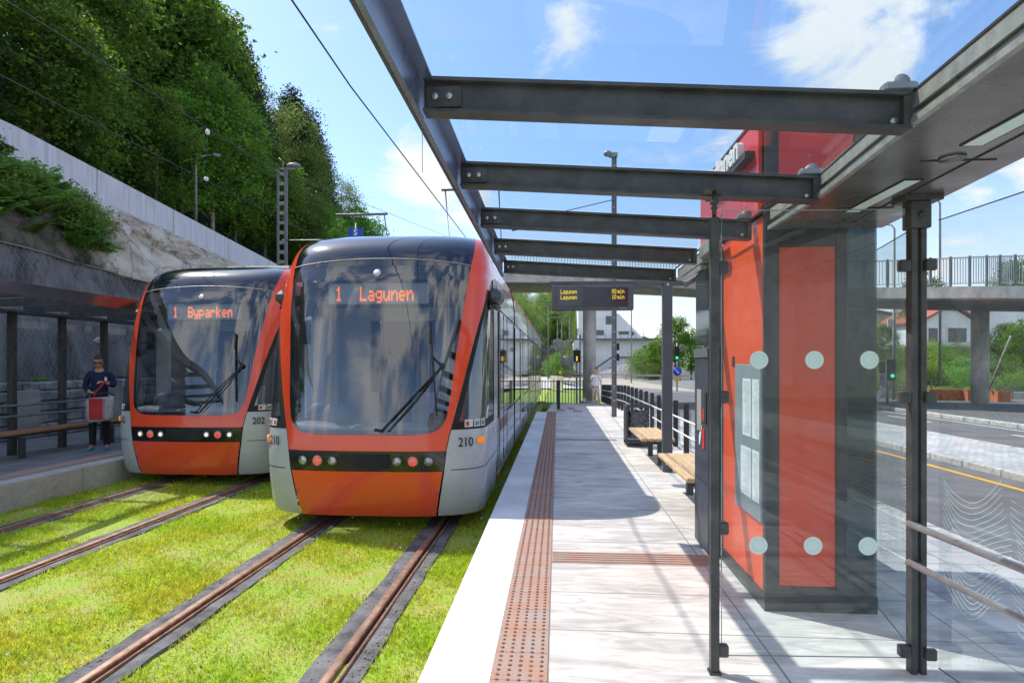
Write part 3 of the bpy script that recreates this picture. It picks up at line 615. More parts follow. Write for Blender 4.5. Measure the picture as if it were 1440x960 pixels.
wave_panel('shelter_glass_screen', (1.93,3.27,0), (2.10,1.1,0), .06, 2.33, 'side glass wall with etched white waves at the right edge, nearest the camera', [(.02,.42,.42,.98,20,0.),(.46,.95,.38,.98,22,1.4),(1.02,1.6,.4,.95,18,.6)])
wave_panel('shelter_glass_screen', (2.035,4.09,0), (1.905,3.43,0), .06, 2.33, 'narrow rear glass wall with etched waves between the orange kiosk and the thick post', [(.01,.30,.38,.90,20,.3),(.33,.64,.44,.95,20,1.2)])
# leaning rails: two stainless tubes
for z, lb in ((.775,'upper stainless leaning rail at the right edge'),(.575,'lower stainless leaning rail at the right edge')):
    t = thing('leaning_rail', lb, 'handrail', (1.83,3.1,z)); m = MB(); m.tube([(1.815,3.33,z),(1.95,1.6,z),(2.02,.9,z)], .0175, 14); m.build('tube', M['alu'], t)
    m = MB(); m.tube([(1.825,3.29,z),(1.855,3.295,z)], .012, 8); m.build('bracket', M['steel'], t)

# ================================================================== KIOSK / TOWER
kx0, kx1, ky0, ky1 = 1.345, 2.045, 4.10, 5.78
kt = thing('stop_tower', 'tall orange and charcoal stop tower with timetable case, rising red through the glass roof', 'kiosk', (1.7,4.8,0))
m = MB(); m.box((kx0-.005,ky0-.005,0),(kx1,ky1,.11)); m.build('plinth', M['kdark'], kt)
m = MB(); m.box((kx0,ky0,.111),(kx0+.09,ky0+.05,2.60),.003); m.box((kx0+.005,ky0,2.602),(kx0+.085,ky0+.05,3.22)); m.box((kx0+.09,ky0+.004,.111),(1.79,ky0+.04,.16)); m.box((1.79,ky0,.111),(1.86,ky0+.06,2.60),.003); m.each('frame', M['kdark'], kt)
m = MB(); m.box((kx0+.091,ky0+.012,.161),(1.789,ky0+.035,2.36)); m.build('front_panel', mat('front_orange_panel', (.66,.055,.012), .3, coat=.3, var=.08, vs=1.5), kt)
m = MB(); m.box((kx0+.091,ky0+.010,2.361),(1.789,ky0+.035,2.60)); m.build('head_panel', M['kdark'], kt)
m = MB(); m.box((1.862,ky0+.008,.111),(kx1,ky0+.03,2.58)); m.box((kx1-.02,ky0+.031,.111),(kx1,ky1,2.58)); m.each('smoked_glass', M['gfin'], kt)
m = MB(); m.box((kx0+.004,ky0+.051,.111),(kx0+.03,5.12,2.58)); m.build('side_panel', M['orange'], kt)
m = MB(); m.box((kx0+.004,5.121,.111),(kx0+.03,ky1,2.58)); m.build('rear_side_panel', M['kglass'], kt)
m = MB(); m.box((kx0+.031,ky1-.03,.111),(kx1-.021,ky1,2.58)); m.build('back_panel', M['kglass'], kt)
red = mat('tower_red_panel', (.60,.035,.035), .4, coat=.2, var=.03)
m = MB(); m.box((1.32,4.16,2.60),(1.345,5.80,3.23)); m.box((kx0+.086,ky0+.006,2.62),(1.90,ky0+.03,3.22)); m.box((1.36,5.77,2.62),(1.9,5.79,3.22)); m.each('upper_panel', red, kt)
m = MB(); m.box((1.905,ky0+.0,2.60),(1.98,ky0+.05,3.23)); m.box((1.31,4.12,3.231),(1.98,5.82,3.25)); m.box((1.90,4.16,2.6),(1.93,5.76,3.22)); m.each('upper_trim', M['kdark'], kt)
m = MB(); m.box((1.255,4.23,2.985),(1.3195,5.35,3.03)); m.build('letter_shadow_bar', M['kdark'], kt)  # dark bar stands in for the shadow behind the letters
text('lettering', 'bybanen', .235, Matrix.Translation((1.262,4.77,3.10)) @ Matrix.Rotation(R(-90),4,'Z') @ Matrix.Rotation(R(90),4,'X'), M['white'], kt, .02, 1.08, .006)
# timetable case on the orange side
xf = kx0+.003
m = MB(); m.box((xf-.022,4.135,.56),(xf,4.72,1.60),.004); tc_ = m.build('timetable_case', M['poster'], kt)
m = MB(); m.box((xf-.0245,4.16,1.10),(xf-.0225,4.30,1.50)); m.box((xf-.0245,4.33,1.10),(xf-.0225,4.52,1.50)); m.box((xf-.0245,4.16,.68),(xf-.0225,4.30,1.02)); m.box((xf-.0245,4.33,.68),(xf-.0225,4.56,1.02)); m.each('timetable_sheet', M['paper'], tc_)
m = MB(); random.seed(3)
for (ya,yb,za,zb) in ((4.17,4.29,1.12,1.48),(4.34,4.51,1.12,1.48),(4.17,4.29,.70,1.0),(4.34,4.55,.70,1.0)):
    z = zb
    while z > za:
        m.box((xf-.0255,ya+.01,z-.006),(xf-.0248,ya+.01+(yb-ya-.02)*random.uniform(.4,1),z-.002)); z -= .014
m.build('print_lines', mat('grey_ink',(.35,.38,.4),.6), tc_)
m = MB(); m.box((xf-.003,4.80,1.58),(xf,4.86,1.66)); m.build('sticker', M['kdark'], kt)
# ticket machine
tm = thing('ticket_machine', 'slate grey ticket machine with a recessed screen and red stickers beside the slim post', 'ticket machine', (1.28,5.45,0))
m = MB(); m.box((1.245,5.20,.02),(1.344,5.70,1.74),.006); tb = m.build('cabinet', M['machine'], tm)
m = MB(); m.box((1.236,5.20,1.66),(1.2445,5.70,1.735)); m.build('top_rim', M['galvd'], tb)
m = MB(); m.box((1.238,5.42,1.02),(1.2442,5.58,1.38)); m.build('screen_recess', mat('screen_bezel_beige',(.35,.32,.29),.5), tb)
m = MB(); m.box((1.236,5.24,1.10),(1.2441,5.30,1.36)); m.build('card_slot', M['ink'], tb)
m = MB(); m.box((1.238,5.315,.88),(1.2441,5.38,1.05)); m.box((1.238,5.32,1.12),(1.2441,5.37,1.22)); m.each('sticker', M['label_red'], tb)
m = MB(); m.prism([(1.238,5.39,1.08),(1.238,5.47,.90),(1.238,5.50,.90),(1.238,5.50,.98)],(.004,0,0)); m.build('arrow_sticker', M['white'], tb)
m = MB(); m.box((1.24,5.22,.60),(1.2441,5.68,.606)); m.build('door_seam', M['ink'], tb)
# dark glazed cabinet above the machine
m = MB(); m.box((1.27,5.16,1.76),(1.343,5.77,2.42),.004); m.build('upper_cabinet', M['kglass'], kt)

# ================================================================== PORTAL WITH DEPARTURE DISPLAY
pt = thing('display_portal', 'tall dark steel post with horizontal arm carrying the departure display', 'post', (1.63,9.3,0))
m = MB(); m.box((1.56,9.25,0),(1.70,9.37,2.84),.005); m.build('post', M['dispframe'], pt)
m = MB(); m.box((-.12,9.27,2.765),(1.559,9.35,2.845),.004); m.box((1.701,9.27,2.765),(2.12,9.35,2.845),.004); m.each('arm', M['dispframe'], pt)
m = MB(); m.cyl((1.63,9.24,2.78),.02,.012,12,'y'); m.cyl((1.60,9.24,.12),.012,.012,12,'y'); m.build('bolt', M['alu'], pt)
dp = thing('departure_display', 'hanging departure display reading Lagunen 00 min and Lagunen 10 min in yellow', 'display', (.5,9.2,2.6))
m = MB(); m.box((-.08,9.12,2.40),(1.115,9.30,2.775-.012),.008); bx = m.build('housing', M['dispframe'], dp)
m = MB(); m.box((-.0,9.112,2.45),(1.035,9.1195,2.725)); fc = m.build('screen', M['dispglass'], bx)
for i, (l, r_) in enumerate((('Lagunen','00 min'),('Lagunen','10 min'))):
    z = 2.67-.082*i
    led_text(l, (.165,9.108,z), .0058, .0088, M['ledyel'], bx, 1.1)
    led_text(r_[:2], (.828,9.108,z), .0056, .0088, M['ledyel'], bx, 1.1); led_text(r_[3:], (.928,9.108,z), .0056, .0088, M['ledyel'], bx, 1.1)
m = MB(); m.box((.90,9.116,2.415),(1.03,9.1195,2.425)); m.build('maker_plate', M['galv'], bx)
m = MB(); m.box((.02,9.18,2.7635),(.06,9.24,2.7645)); m.build('hanger', M['rubber'], dp)

# ================================================================== BENCHES, BIN, PLATFORM FENCE, CATENARY MAST
def bench(name, x0, x1, y0, y1, z, lb, wm, legs):
    t = thing(name, lb, 'bench', ((x0+x1)/2,(y0+y1)/2,0), 0, None); n = 5; w = (x1-x0)/n
    m = MB()
    for i in range(n): m.box((x0+i*w+.006,y0,z-.045),(x0+(i+1)*w-.006,y1,z),.006)
    m.build('seat', wm, t)
    m = MB(); m.box((x0+.03,y0+.08,z-.10),(x1-.02,y0+.13,z-.046)); m.box((x0+.03,y1-.13,z-.10),(x1-.02,y1-.08,z-.046)); m.box((x0+.2,y0+.13,z-.10),(x0+.26,y1-.13,z-.05)); m.build('frame', M['steel'], t)
    for yy in legs: MB().box((x0+.30,yy-.04,0),(x0+.38,yy+.04,z-.101),.004).build('leg', M['steel'], t)
bench('platform_bench', 1.28, 1.80, 6.25, 8.02, .46, 'nearer pale wooden bench between the ticket machine and the display post', M['wood'], (6.6,7.7))
bench('platform_bench', 1.28, 1.80, 9.55, 11.25, .46, 'farther pale wooden bench between the display post and the litter bin', M['wood'], (9.9,10.9))
bn = thing('litter_bin', 'dark framed litter bin with a shiny grey liner at the end of the farther bench', 'bin', (1.6,12.2,0))
m = MB()
for (a,b) in (((1.32,12.0),(1.36,12.04)),((1.78,12.0),(1.82,12.04)),((1.32,12.40),(1.36,12.44)),((1.78,12.40),(1.82,12.44))): m.box((a[0],a[1],.04),(b[0],b[1],.80))
m.box((1.361,12.0,.76),(1.779,12.04,.80)); m.box((1.361,12.40,.76),(1.779,12.44,.80)); m.box((1.361,12.0,.07),(1.779,12.44,.11)); m.box((1.32,12.041,.76),(1.36,12.399,.80)); m.box((1.32,12.041,.12),(1.335,12.399,.755)); m.box((1.78,12.041,.76),(1.82,12.399,.80))
m.build('frame', M['steel'], bn)
m = MB(); rows = []
for i in range(9):
    z = .16+i*.065; rows.append([(1.57+.185*math.copysign(abs(math.cos(a))**.4,math.cos(a))*(1+.05*random.uniform(-1,1)), 12.22+.165*math.copysign(abs(math.sin(a))**.4,math.sin(a))*(1+.05*random.uniform(-1,1)), z) for a in [2*math.pi*j/22 for j in range(22)]]); rows[-1].append(rows[-1][0])
m.grid(rows); m.build('liner', M['plastic'], bn)
m = MB(); m.box((1.34,12.02,0),(1.80,12.07,.04)); m.box((1.34,12.37,0),(1.80,12.42,.04)); m.each('foot', M['steel'], bn)
fn = thing('platform_fence', 'dark post and glass fence with two rails along the near platform', 'fence', (2.3,20,0))
FXp = 2.30
yy = 7.2; i = 0
while yy < 32.5:
    zb = 0 if yy < 20.7 else -.0305*(yy-20.7)
    m = MB(); m.box((FXp-.045,yy-.03,zb),(FXp+.045,yy+.03,zb+.90),.004); m.build('post', M['steel2'], fn)
    m = MB(); z2 = 0 if yy+1 < 20.7 else -.0305*(yy+1-20.7)
    m.poly([(FXp+.02,yy+.04,zb+.12),(FXp+.02,yy+.96,z2+.12),(FXp+.02,yy+.96,z2+.84),(FXp+.02,yy+.04,zb+.84)]); m.build('glass_infill', M['gclear'], fn)
    yy += 1.0
for h in (.62,.36):
    m = MB(); m.tube([(FXp-.085,7.0,h),(FXp-.085,20.7,h),(FXp-.085,32.4,h-.357)], .019, 8); m.build('hand_rail', M['alu'], fn)
# barrier across the end of the platform
bp_ = thing('barrier', 'black bar railing across the end of the ramp in front of the lawn', 'railing', (0,30,0))
m = MB(); P0, P1 = Vector((-.9,30.4,-.36)), Vector((1.25,30.4,-.36)); n = 15
for i in range(n+1):
    p_ = P0.lerp(P1, i/n); m.box((p_.x-.018,p_.y-.018,p_.z),(p_.x+.018,p_.y+.018,p_.z+(1.12 if i%5 else 1.2)))
m.box((P0.x,P0.y-.025,.74),(P1.x,P0.y+.025,.78)); m.build('bars', M['steel2'], bp_)
ep = MB().box((-.02,23.2,-.1),(.10,23.32,1.0),.01).build('bollard', M['steel2']); tag(ep, 'single black square post standing on the ramp at the platform end', 'bollard')
def mast(name, x, y, z0, z1, label, w=.16, lamp=None, parts=None):
    t = thing(name, label, 'mast', (x,y,z0)); m = MB()
    m.box((x-w/2,y-.035,z0),(x-w/2+.025,y+.035,z1)); m.box((x+w/2-.025,y-.035,z0),(x+w/2,y+.035,z1))
    m.box((x-w/2+.025,y-.012,z0),(x+w/2-.025,y+.012,z1)); m.build('column', M['galvd'], t)
    m = MB(); z = z0+.5
    while z < z1-.2: m.cyl((x,y-.016,z), w*.14, .0035, 8, 'y'); z += .42
    m.build('perforation', M['white'], t)
    return t
ms = mast('catenary_mast', 1.72, 18.9, 0, 8.0, 'grey perforated steel mast on the near platform beside the walking person, seen through the roof', .15)
m = MB(); m.tube([(1.72,18.85,5.7),(-.6,18.9,5.9),(-1.4,18.9,5.72)], .03, 8); m.tube([(1.72,18.85,6.6),(-1.3,18.9,5.95)], .015, 6); m.build('cantilever_arm', M['galvd'], ms)
m = MB(); m.ball((1.45,18.6,3.62),.12,12,8,(1.1,1.4,.7)); m.tube([(1.5,18.7,3.64),(1.7,18.85,3.5)], .02, 6); m.build('camera_dome', M['white'], ms)
m = MB(); m.box((1.60,18.78,3.30),(1.86,18.99,3.42),.03); m.build('clamp_band', M['galv'], ms)
m = MB(); m.ball((1.52,18.8,7.98),.13,12,8,(1,1,.7)); m.box((1.55,18.78,7.88),(1.82,18.92,8.02),.02); m.build('lamp_head', M['galv'], ms)
# ================================================================== TRAMS
V_ = [.15,.25,.4,.6,.9,1.2,1.6,2.0,2.4,2.8,3.02,3.15,3.25,3.33,3.39,3.42]
N_ = [.12,.075,.045,.015,0,.035,.11,.20,.31,.45,.56,.66,.79,.97,1.25,1.7]
W_ = [1.31,1.325,1.335,1.345,1.35,1.35,1.35,1.35,1.35,1.34,1.325,1.305,1.275,1.23,1.15,1.02]
CC, PP = .64, 3.05
def cr(x, X, Y):
    # monotone-ish cubic through the table
    i = max(0, min(len(X)-2, int(np.searchsorted(X, x))-1)); h = X[i+1]-X[i]; t = (x-X[i])/h
    t = max(0, min(1, t))
    d = lambda k: (Y[min(k+1,len(Y)-1)]-Y[max(k-1,0)])/(X[min(k+1,len(X)-1)]-X[max(k-1,0)])
    return ((2*t**3-3*t*t+1)*Y[i]+(t**3-2*t*t+t)*h*d(i)+(-2*t**3+3*t*t)*Y[i+1]+(t**3-t*t)*h*d(i+1))
def S(q, v):
    n, w = cr(v,V_,N_), cr(v,V_,W_); s = 1 if q >= 0 else -1; a = abs(q)
    if a > 1: return Vector((s*w, n+CC+(a-1), v))
    th = a*math.pi/2; e = 2/PP
    return Vector((s*w*math.sin(th)**e, n+CC*(1-max(0,math.cos(th))**e), v))
def qx(x, v):
    w = cr(v,V_,W_); r = min(1, abs(x)/w); return math.copysign(math.asin(r**(PP/2))/(math.pi/2), x)
def qy(y, v): return 1+(y-cr(v,V_,N_)-CC)
def Sn(q, v, off):
    p = S(q, v)
    if off == 0: return p
    e = .004; s = 1 if q >= 0 else -1
    a = S(q+e, v)-S(q-e, v); b = S(q, min(v+e,3.419))-S(q, max(.151,v-e)); nn = a.cross(b).normalized()
    # outward is -y / away from axis
    c = Vector((0, 2.2, 1.4)); 
    if nn.dot(p-c) < 0: nn = -nn
    return p+nn*off
def patch(m, rows, nq, off):
    """rows: list of (v, q0, q1)"""
    m.grid([[Sn(q0+(q1-q0)*j/nq, v, off) for j in range(nq+1)] for (v,q0,q1) in rows]); return m
def ip(v, tab): return float(np.interp(v, [a for a,b in tab], [b for a,b in tab]))
XW = [(1.12,.60),(1.125,.70),(1.14,.77),(1.17,.835),(1.22,.89),(1.30,.93),(1.5,.965),(1.95,1.01),(2.5,1.08),(3.0,1.135),(3.10,1.14)]   # windscreen half width
XO = [(.93,.925),(1.12,.965),(1.6,1.085),(2.1,1.20),(2.45,1.28)]      # outer edge of red frame on the front (x)
YO = [(2.45,.74),(2.6,.86),(2.75,1.02),(2.9,1.35),(2.98,1.9)]       # then on the side (y)
def qo(v):
    if v <= 2.45: return qx(ip(v, XO), v)
    q1 = qx(1.28, 2.45); y0 = S(q1,2.45).y
    y = float(np.interp(v, [2.45,2.6,2.75,2.9,2.98,3.5], [y0, y0+.10, y0+.25, y0+.62, 1.9, 1.9]))
    a = qy(y, v)
    if a < 1:
        # invert y on the superellipse
        n = cr(v,V_,N_); c_ = max(0, 1-(y-n)/CC); a = math.acos(min(1,c_**(PP/2)))/(math.pi/2)
    return a
TE = 1.9
def make_tram(label, dest, number, mods, pos):
    t = thing('tram', label, 'tram', pos, 0, None)
    def B(mb, name, m, parent=None):
        me = mb.build(name, M[m] if isinstance(m, str) else m, None); me.parent = parent or t
        return me
    vs = lambda a, b, n: [a+(b-a)*i/n for i in range(n+1)]
    # lower front: bumper, headlight band, red apron
    m = MB(); xb = lambda v: ip(v, [(.15,.80),(.70,.895)])
    patch(m, [(v, -qx(xb(v),v), qx(xb(v),v)) for v in vs(.16,.695,10)], 40, .004); bum = B(m, 'bumper', 'red')
    m = MB()
    for s in (-1,1):
        p = Sn(s*qx(.83,.45), .45, .006); m.tube([p, p+Vector((0,-.008,0))], .016, 12)
    B(m, 'tow_cover', 'galvd', bum)
    m = MB(); patch(m, [(v, -qx(.915,v), qx(.915,v)) for v in vs(.70,.925,5)], 40, .0); band = B(m, 'headlight_band', 'black')
    m = MB(); patch(m, [(v, -qx(.50-.2,v), qx(.50-.2,v)) for v in (.73,.90)], 20, .003); B(m, 'grille', 'rubber', band)
    for s in (-1,1):
        for i, x in enumerate((.38,.56,.74)):
            p = Sn(s*qx(x,.815), .815, .004); nn = (Sn(s*qx(x,.815), .815, .05)-p).normalized()
            if i == 1:
                m = MB(); m.tube([p, p+nn*.012], .062, 24); L1 = B(m, 'tail_lamp_ring', 'galv', band)
                m = MB(); m.tube([p+nn*.012, p+nn*.016], .050, 24); B(m, 'tail_lamp', 'lampred', band)
                m = MB(); m.tube([p+nn*.016, p+nn*.019], .030, 20); B(m, 'lamp_core', mat('pink_lamp_core',(.8,.35,.3),.3), band)
            else:
                m = MB(); m.tube([p, p+nn*.012], .054, 24); B(m, 'headlight_ring', 'galvd', band)
                lit = (number == '202' and i == 0) or i == 2
                m = MB(); m.tube([p+nn*.012, p+nn*.015], .045, 24); B(m, 'headlight', 'lampclear', band)
                if lit: m = MB(); m.tube([p+nn*.015, p+nn*.018], .030, 16); B(m, 'lamp_core', 'lampwhite' if number == '202' else 'lampclear', band)
    m = MB(); rows = [(v, -qo(v), qo(v)) for v in vs(.93,1.115,5)]; patch(m, rows, 44, .004)
    for s in (-1,1):   # frame up both sides of the windscreen
        rr = [1.115,1.12,1.125,1.14,1.17,1.22,1.30,1.4,1.5]+vs(1.6,2.9,18)+[2.95,3.0]
        patch(m, [(v, s*qx(ip(v,XW),v), s*qo(v)) for v in rr], 14, .004)
        XR = [(3.0,1.132),(3.07,1.142),(3.15,1.15),(3.25,1.145),(3.33,1.12),(3.39,1.05),(3.419,.93)]
        patch(m, [(v, s*qx(ip(v,XR),v), s*qy(TE,v) if v < 3.36 else s*max(qx(ip(v,XR),v)+.05,qy(TE,v))) for v in vs(3.0,3.419,12)], 24, .004)
    B(m, 'front_frame', 'red')
    # windscreen
    top = lambda x: 3.0+.075*(1-(x/1.15)**2)
    rows = []
    for v in [1.12,1.125,1.14,1.17,1.22,1.30,1.4,1.5]+vs(1.6,2.99,20): rows.append((v, -qx(ip(v,XW),v), qx(ip(v,XW),v)))
    m = MB(); patch(m, rows, 48, 0)
    k = 48; r0 = [Sn(q, 2.99, 0) for q in [rows[-1][1]+(rows[-1][2]-rows[-1][1])*j/k for j in range(k+1)]]
    r1 = []
    for j in range(k+1):
        x = r0[j].x; v = top(x); r1.append(Sn(qx(x,v), v, 0))
    m.grid([r0, r1]); ws = B(m, 'windscreen', 'gtram')
    # black ceramic border inside the screen
    m = MB()
    for s in (-1,1):
        patch(m, [(v, s*qx(max(.3,ip(v,XW)-.045),v), s*qx(ip(v,XW),v)) for v in [1.12,1.125,1.14,1.17,1.22,1.30,1.4,1.5]+vs(1.6,2.99,20)], 3, -.006)
    patch(m, [(v, -qx(.80,v), qx(.80,v)) for v in (1.12,1.14,1.165)], 30, -.006); B(m, 'screen_border', 'rubber', ws)
    m = MB(); patch(m, [(v, -qx(ip(v,XW)-.05,v), qx(ip(v,XW)-.05,v)) for v in vs(2.83,2.985,4)], 36, -.010); B(m, 'dark_header', 'interiord', ws)  # added dark sheet inside the glass, standing in for the dark ceiling
    # roof cap
    rows = []
    for i in range(15):
        f = i/14; row = []
        for j in range(k+1):
            u = -1+2*j/k; xe = 1.138*u; vt = top(xe); v = vt+(3.419-vt)*f
            xr = float(np.interp(v, [3.0,3.07,3.15,3.25,3.33,3.39,3.419],[1.138,1.146,1.153,1.147,1.122,1.052,.932]))*u
            row.append(Sn(qx(xr, v), v, .002))
        rows.append(row)
    back = [(p.x, 2.6, 3.425+.02*(1-(p.x/.93)**2)) for p in rows[-1]]
    rows.append(back); m = MB().grid(rows); cap_ = B(m, 'roof_cap', 'roofblack')
    m = MB(); m.tube([p+Vector((0,-.002,0)) for p in rows[0]], .006, 5, False); B(m, 'screen_seam', 'galv', cap_)
    # grey lower corners, side window, cab pillar
    for s in (-1,1):
        m = MB(); xo2 = lambda v: ip(v, [(.15,.802),(.70,.897),(.93,.925)])
        patch(m, [(v, s*(qx(xo2(v),v)+.012), s*qy(TE,v)) for v in vs(.16,.93,12)], 34, .0)
        patch(m, [(v, s*(qo(v)+.008), s*qy(TE,v)) for v in vs(.93,1.17,4)], 34, .0)
        B(m, 'corner_panel', 'grey')
        rows = [(v, s*(qo(v)+.004), s*qy(1.42,v)) for v in vs(1.17,2.86,20) if qo(v)+.02 < qy(1.42,v)]
        m = MB(); patch(m, rows, 20, -.002); sw = B(m, 'cab_side_window', 'gtram')
        m = MB(); patch(m, [(v, s*(qo(v)+.004), s*qy(1.42,v)) for v in (1.17,1.22,1.26)], 18, .001); patch(m, [(r_[0], s*(qy(1.36,r_[0])), s*qy(1.42,r_[0])) for r_ in rows], 2, .001)
        patch(m, [(r_[0], r_[1], r_[1]+s*.06) for r_ in rows[:-2]], 2, .001); B(m, 'window_border', 'rubber', sw)
        m = MB(); patch(m, [(v, s*qy(1.425,v), s*qy(TE,v)) for v in vs(1.17,2.97,16)], 6, 0)
        B(m, 'cab_pillar', 'grey2')
        # seams
        m = MB(); patch(m, [(.705,s*(qx(.99,.7)),s*qy(TE,.7)),(.715,s*(qx(.99,.7)),s*qy(TE,.7))], 24, .003); patch(m, [(v, s*qy(1.12,v), s*qy(1.13,v)) for v in vs(.2,.70,6)], 1, .003); B(m, 'seam', 'ink')
        # roof-edge camera arm
        p = S(s*qy(1.15,2.72), 2.72); m = MB(); m.box((p.x-s*.02,.86,2.60),(p.x+s*.15,1.42,2.76),.05); m.box((p.x+s*.02,.92,2.53),(p.x+s*.12,1.30,2.60),.03); B(m, 'camera_arm', 'machine')
    # stickers on the cab window, marker lamp, number
    for s in (-1,1):
        for i in range(3):
            q0 = [qx(1.13,1.24)+i*.115, qx(1.13,1.24)+i*.115+.10]
            m = MB(); patch(m, [(v, s*q0[0], s*q0[1]) for v in (1.195,1.235,1.275)], 5, .006); B(m, 'sticker', 'paper')
            m = MB(); patch(m, [(v, s*(q0[0]+.012), s*(q0[0]+(.05 if i == 0 else .08))) for v in (1.21,1.255)], 3, .009); B(m, 'sticker_print', 'label_red' if i == 0 else 'galv')
        c_ = Sn(s*qx(1.30,1.03),1.03,.0); nn = (Sn(s*qx(1.30,1.03),1.03,.05)-c_).normalized(); tg = Vector((nn.y,-nn.x,0)).normalized()
        m = MB(); m.tube([c_-tg*.03,c_-tg*.03+nn*.022], .040, 14); m.tube([c_+tg*.03,c_+tg*.03+nn*.022], .040, 14); m.bar(c_-tg*.03+nn*.011, c_+tg*.03+nn*.011, .022, .08); B(m, 'side_marker', 'amber')
        c_ = Sn(s*qx(1.145,1.03),1.02,.006); nn = (Sn(s*qx(1.145,1.03),1.02,.056)-c_).normalized(); rz = math.atan2(nn.x, -nn.y)
        o = text('fleet_number', number, .15, facing(c_+nn*.006, rz), M['ink'], None, 0.0, .85, .002); o.parent = t
    # front wipers, horn cover, texts
    m = MB()
    def onS(x, v, off=.03): return Sn(qx(x,v), v, off)
    a, b_ = onS(.20,1.16,.04), onS(.86,1.84,.05)
    m.tube([a, onS(.5,1.47,.05), b_], .010, 6); m.tube([onS(.27,1.15,.04), onS(.58,1.48,.05), b_], .008, 6); m.tube([a+Vector((.0,0,0)), onS(.12,1.17,.03)], .02, 6); m.ball(b_, .035)
    m.tube([onS(.70,2.32,.03), onS(.745,1.95,.035), onS(.82,1.32,.03)], .011, 6); m.tube([onS(.70,2.32,.035), onS(.72,2.1,.035)], .016, 6)
    m.tube([b_, onS(.745,1.95,.035)], .009, 6); B(m, 'wiper', 'ink')
    m = MB(); p = Sn(0, 2.90, .004); nn = (Sn(0,2.90,.05)-p).normalized(); m.tube([p, p+nn*.004], .045, 24); B(m, 'marker_lamp', mat('top_marker_lamp',(.7,.7,.72),.4,var=.4,vs=150))
    o = text('maker_script', 'variobahn', .06, facing((-.62,.115,1.245)), M['white'], None, 0, 1.1); o.parent = t
    # destination display just behind the screen
    m = MB(); m.box((-.66,.60,2.56),(.62,.63,2.80),.01); dd = B(m, 'destination_display', 'ledpanel')
    led_text(dest, (.09,.590,2.675), .0165, .0235, M['ledtext'], dd, 1.12, True)
    led_text('1', (-.52,.590,2.675), .0165, .0235, M['ledtext'], dd, 1.12, True)
    # cab interior
    m = MB(); m.box((-1.2,1.85,.4),(-.50,1.90,2.95)); m.box((.45,1.85,.4),(1.2,1.90,2.95)); m.box((-.50,1.85,.4),(.45,1.90,1.5)); m.box((-.50,1.85,2.45),(.45,1.90,2.95)); B(m, 'cab_partition', 'interior')
    m = MB(); m.box((-1.1,.62,2.62),(1.1,1.84,2.66)); m.box((-1.0,.70,2.95),(1.0,1.84,2.97)); B(m, 'cab_ceiling', 'interiord')
    m = MB(); m.box((-1.2,.5,.45),(1.2,1.84,.50)); B(m, 'cab_floor', 'interiord')
    m = MB(); rows = []
    for i in range(13):
        x = -1.0+i*2.0/12; y0 = S(qx(x,1.2),1.2).y+.07
        rows.append([(x,y0,.9),(x,y0+.02,1.17),(x,y0+.14,1.22+.03*math.sin(i)),(x,y0+.38,1.20),(x,y0+.42,.9)])
    m.grid(rows); B(m, 'dashboard', 'dash')
    m = MB(); m.ball((-.55,.62,1.27),.20,14,8,(1.0,.7,.8)); m.ball((-.85,.75,1.28),.14,14,8,(1,.8,1)); B(m, 'instrument_hood', 'dash')
    m = MB(); m.box((-1.13,.95,1.18),(-.86,1.6,2.45),.04); B(m, 'cab_side_lining', 'white')
    m = MB(); m.box((-.22,1.25,.95),(.24,1.38,1.78),.06); m.box((-.22,.95,.88),(.24,1.38,1.02),.05); m.box((-.13,1.27,1.80),(.15,1.36,2.0),.04); B(m, 'driver_seat', 'interiord')
    m = MB(); m.box((-.98,.50,2.10),(-.86,.56,2.36),.01); m.tube([(-1.1,.55,2.2),(-.92,.55,2.2)],.012,6); B(m, 'cab_monitor', 'ink')
    # body modules
    z = [(1.35,.32),(1.352,.70),(1.352,1.14),(1.352,2.62),(1.345,2.84),(1.325,3.02),(1.27,3.20),(1.10,3.34),(.9,3.40)]
    sec = lambda lo, hi: [p for p in z if lo-.001 <= p[1] <= hi+.001]
    for bi, (ya, yb, kind) in enumerate(mods):
        body = MB()
        for s in (-1,1):
            for (lo, hi, mm, nm, inset) in ((.32,1.14,'grey2','lower_side',0),(2.62,3.02,'grey2','upper_side',0)):
                pts = sec(lo, hi); q = MB(); q.grid([[(s*(x-inset),yy,zz) for (x,zz) in pts] for yy in (ya,yb)], False); B(q, nm, mm)
            pts = sec(3.02,3.20); q = MB(); q.grid([[(s*x,yy,zz) for x,zz in pts] for yy in (ya,yb)]); B(q, 'roof_edge_band', 'red')
            q = MB(); q.grid([[(s*x,yy,zz) for x,zz in sec(3.20,3.40)] for yy in (ya,yb)]); q.build; B(q, 'roof_shoulder', 'red' if bi%2==0 else 'grey')
            # glass band with windows and doors
            q = MB(); q.poly([(s*1.340,ya,1.14),(s*1.340,yb,1.14),(s*1.340,yb,2.62),(s*1.340,ya,2.62)]); B(q, 'window_band', 'black')
            yy = ya+.06
            if kind:   # door in the module
                for dy in kind:
                    q = MB(); q.box((s*1.343,dy,.42),(s*1.358,dy+1.30,2.60),.01); dr = B(q, 'door', 'grey2')
                    q = MB(); q.box((s*1.3585,dy+.06,.62),(s*1.362,dy+.62,2.50)); q.box((s*1.3585,dy+.68,.62),(s*1.362,dy+1.24,2.50)); B(q, 'door_glass', 'gside', dr)
                    q = MB(); q.box((s*1.359,dy+.64,.44),(s*1.366,dy+.66,2.58)); q.box((s*1.359,dy-.02,.42),(s*1.366,dy,2.60)); q.box((s*1.359,dy+1.30,.42),(s*1.366,dy+1.32,2.60)); B(q, 'door_seal', 'rubber', dr)
            wy = ya+.08
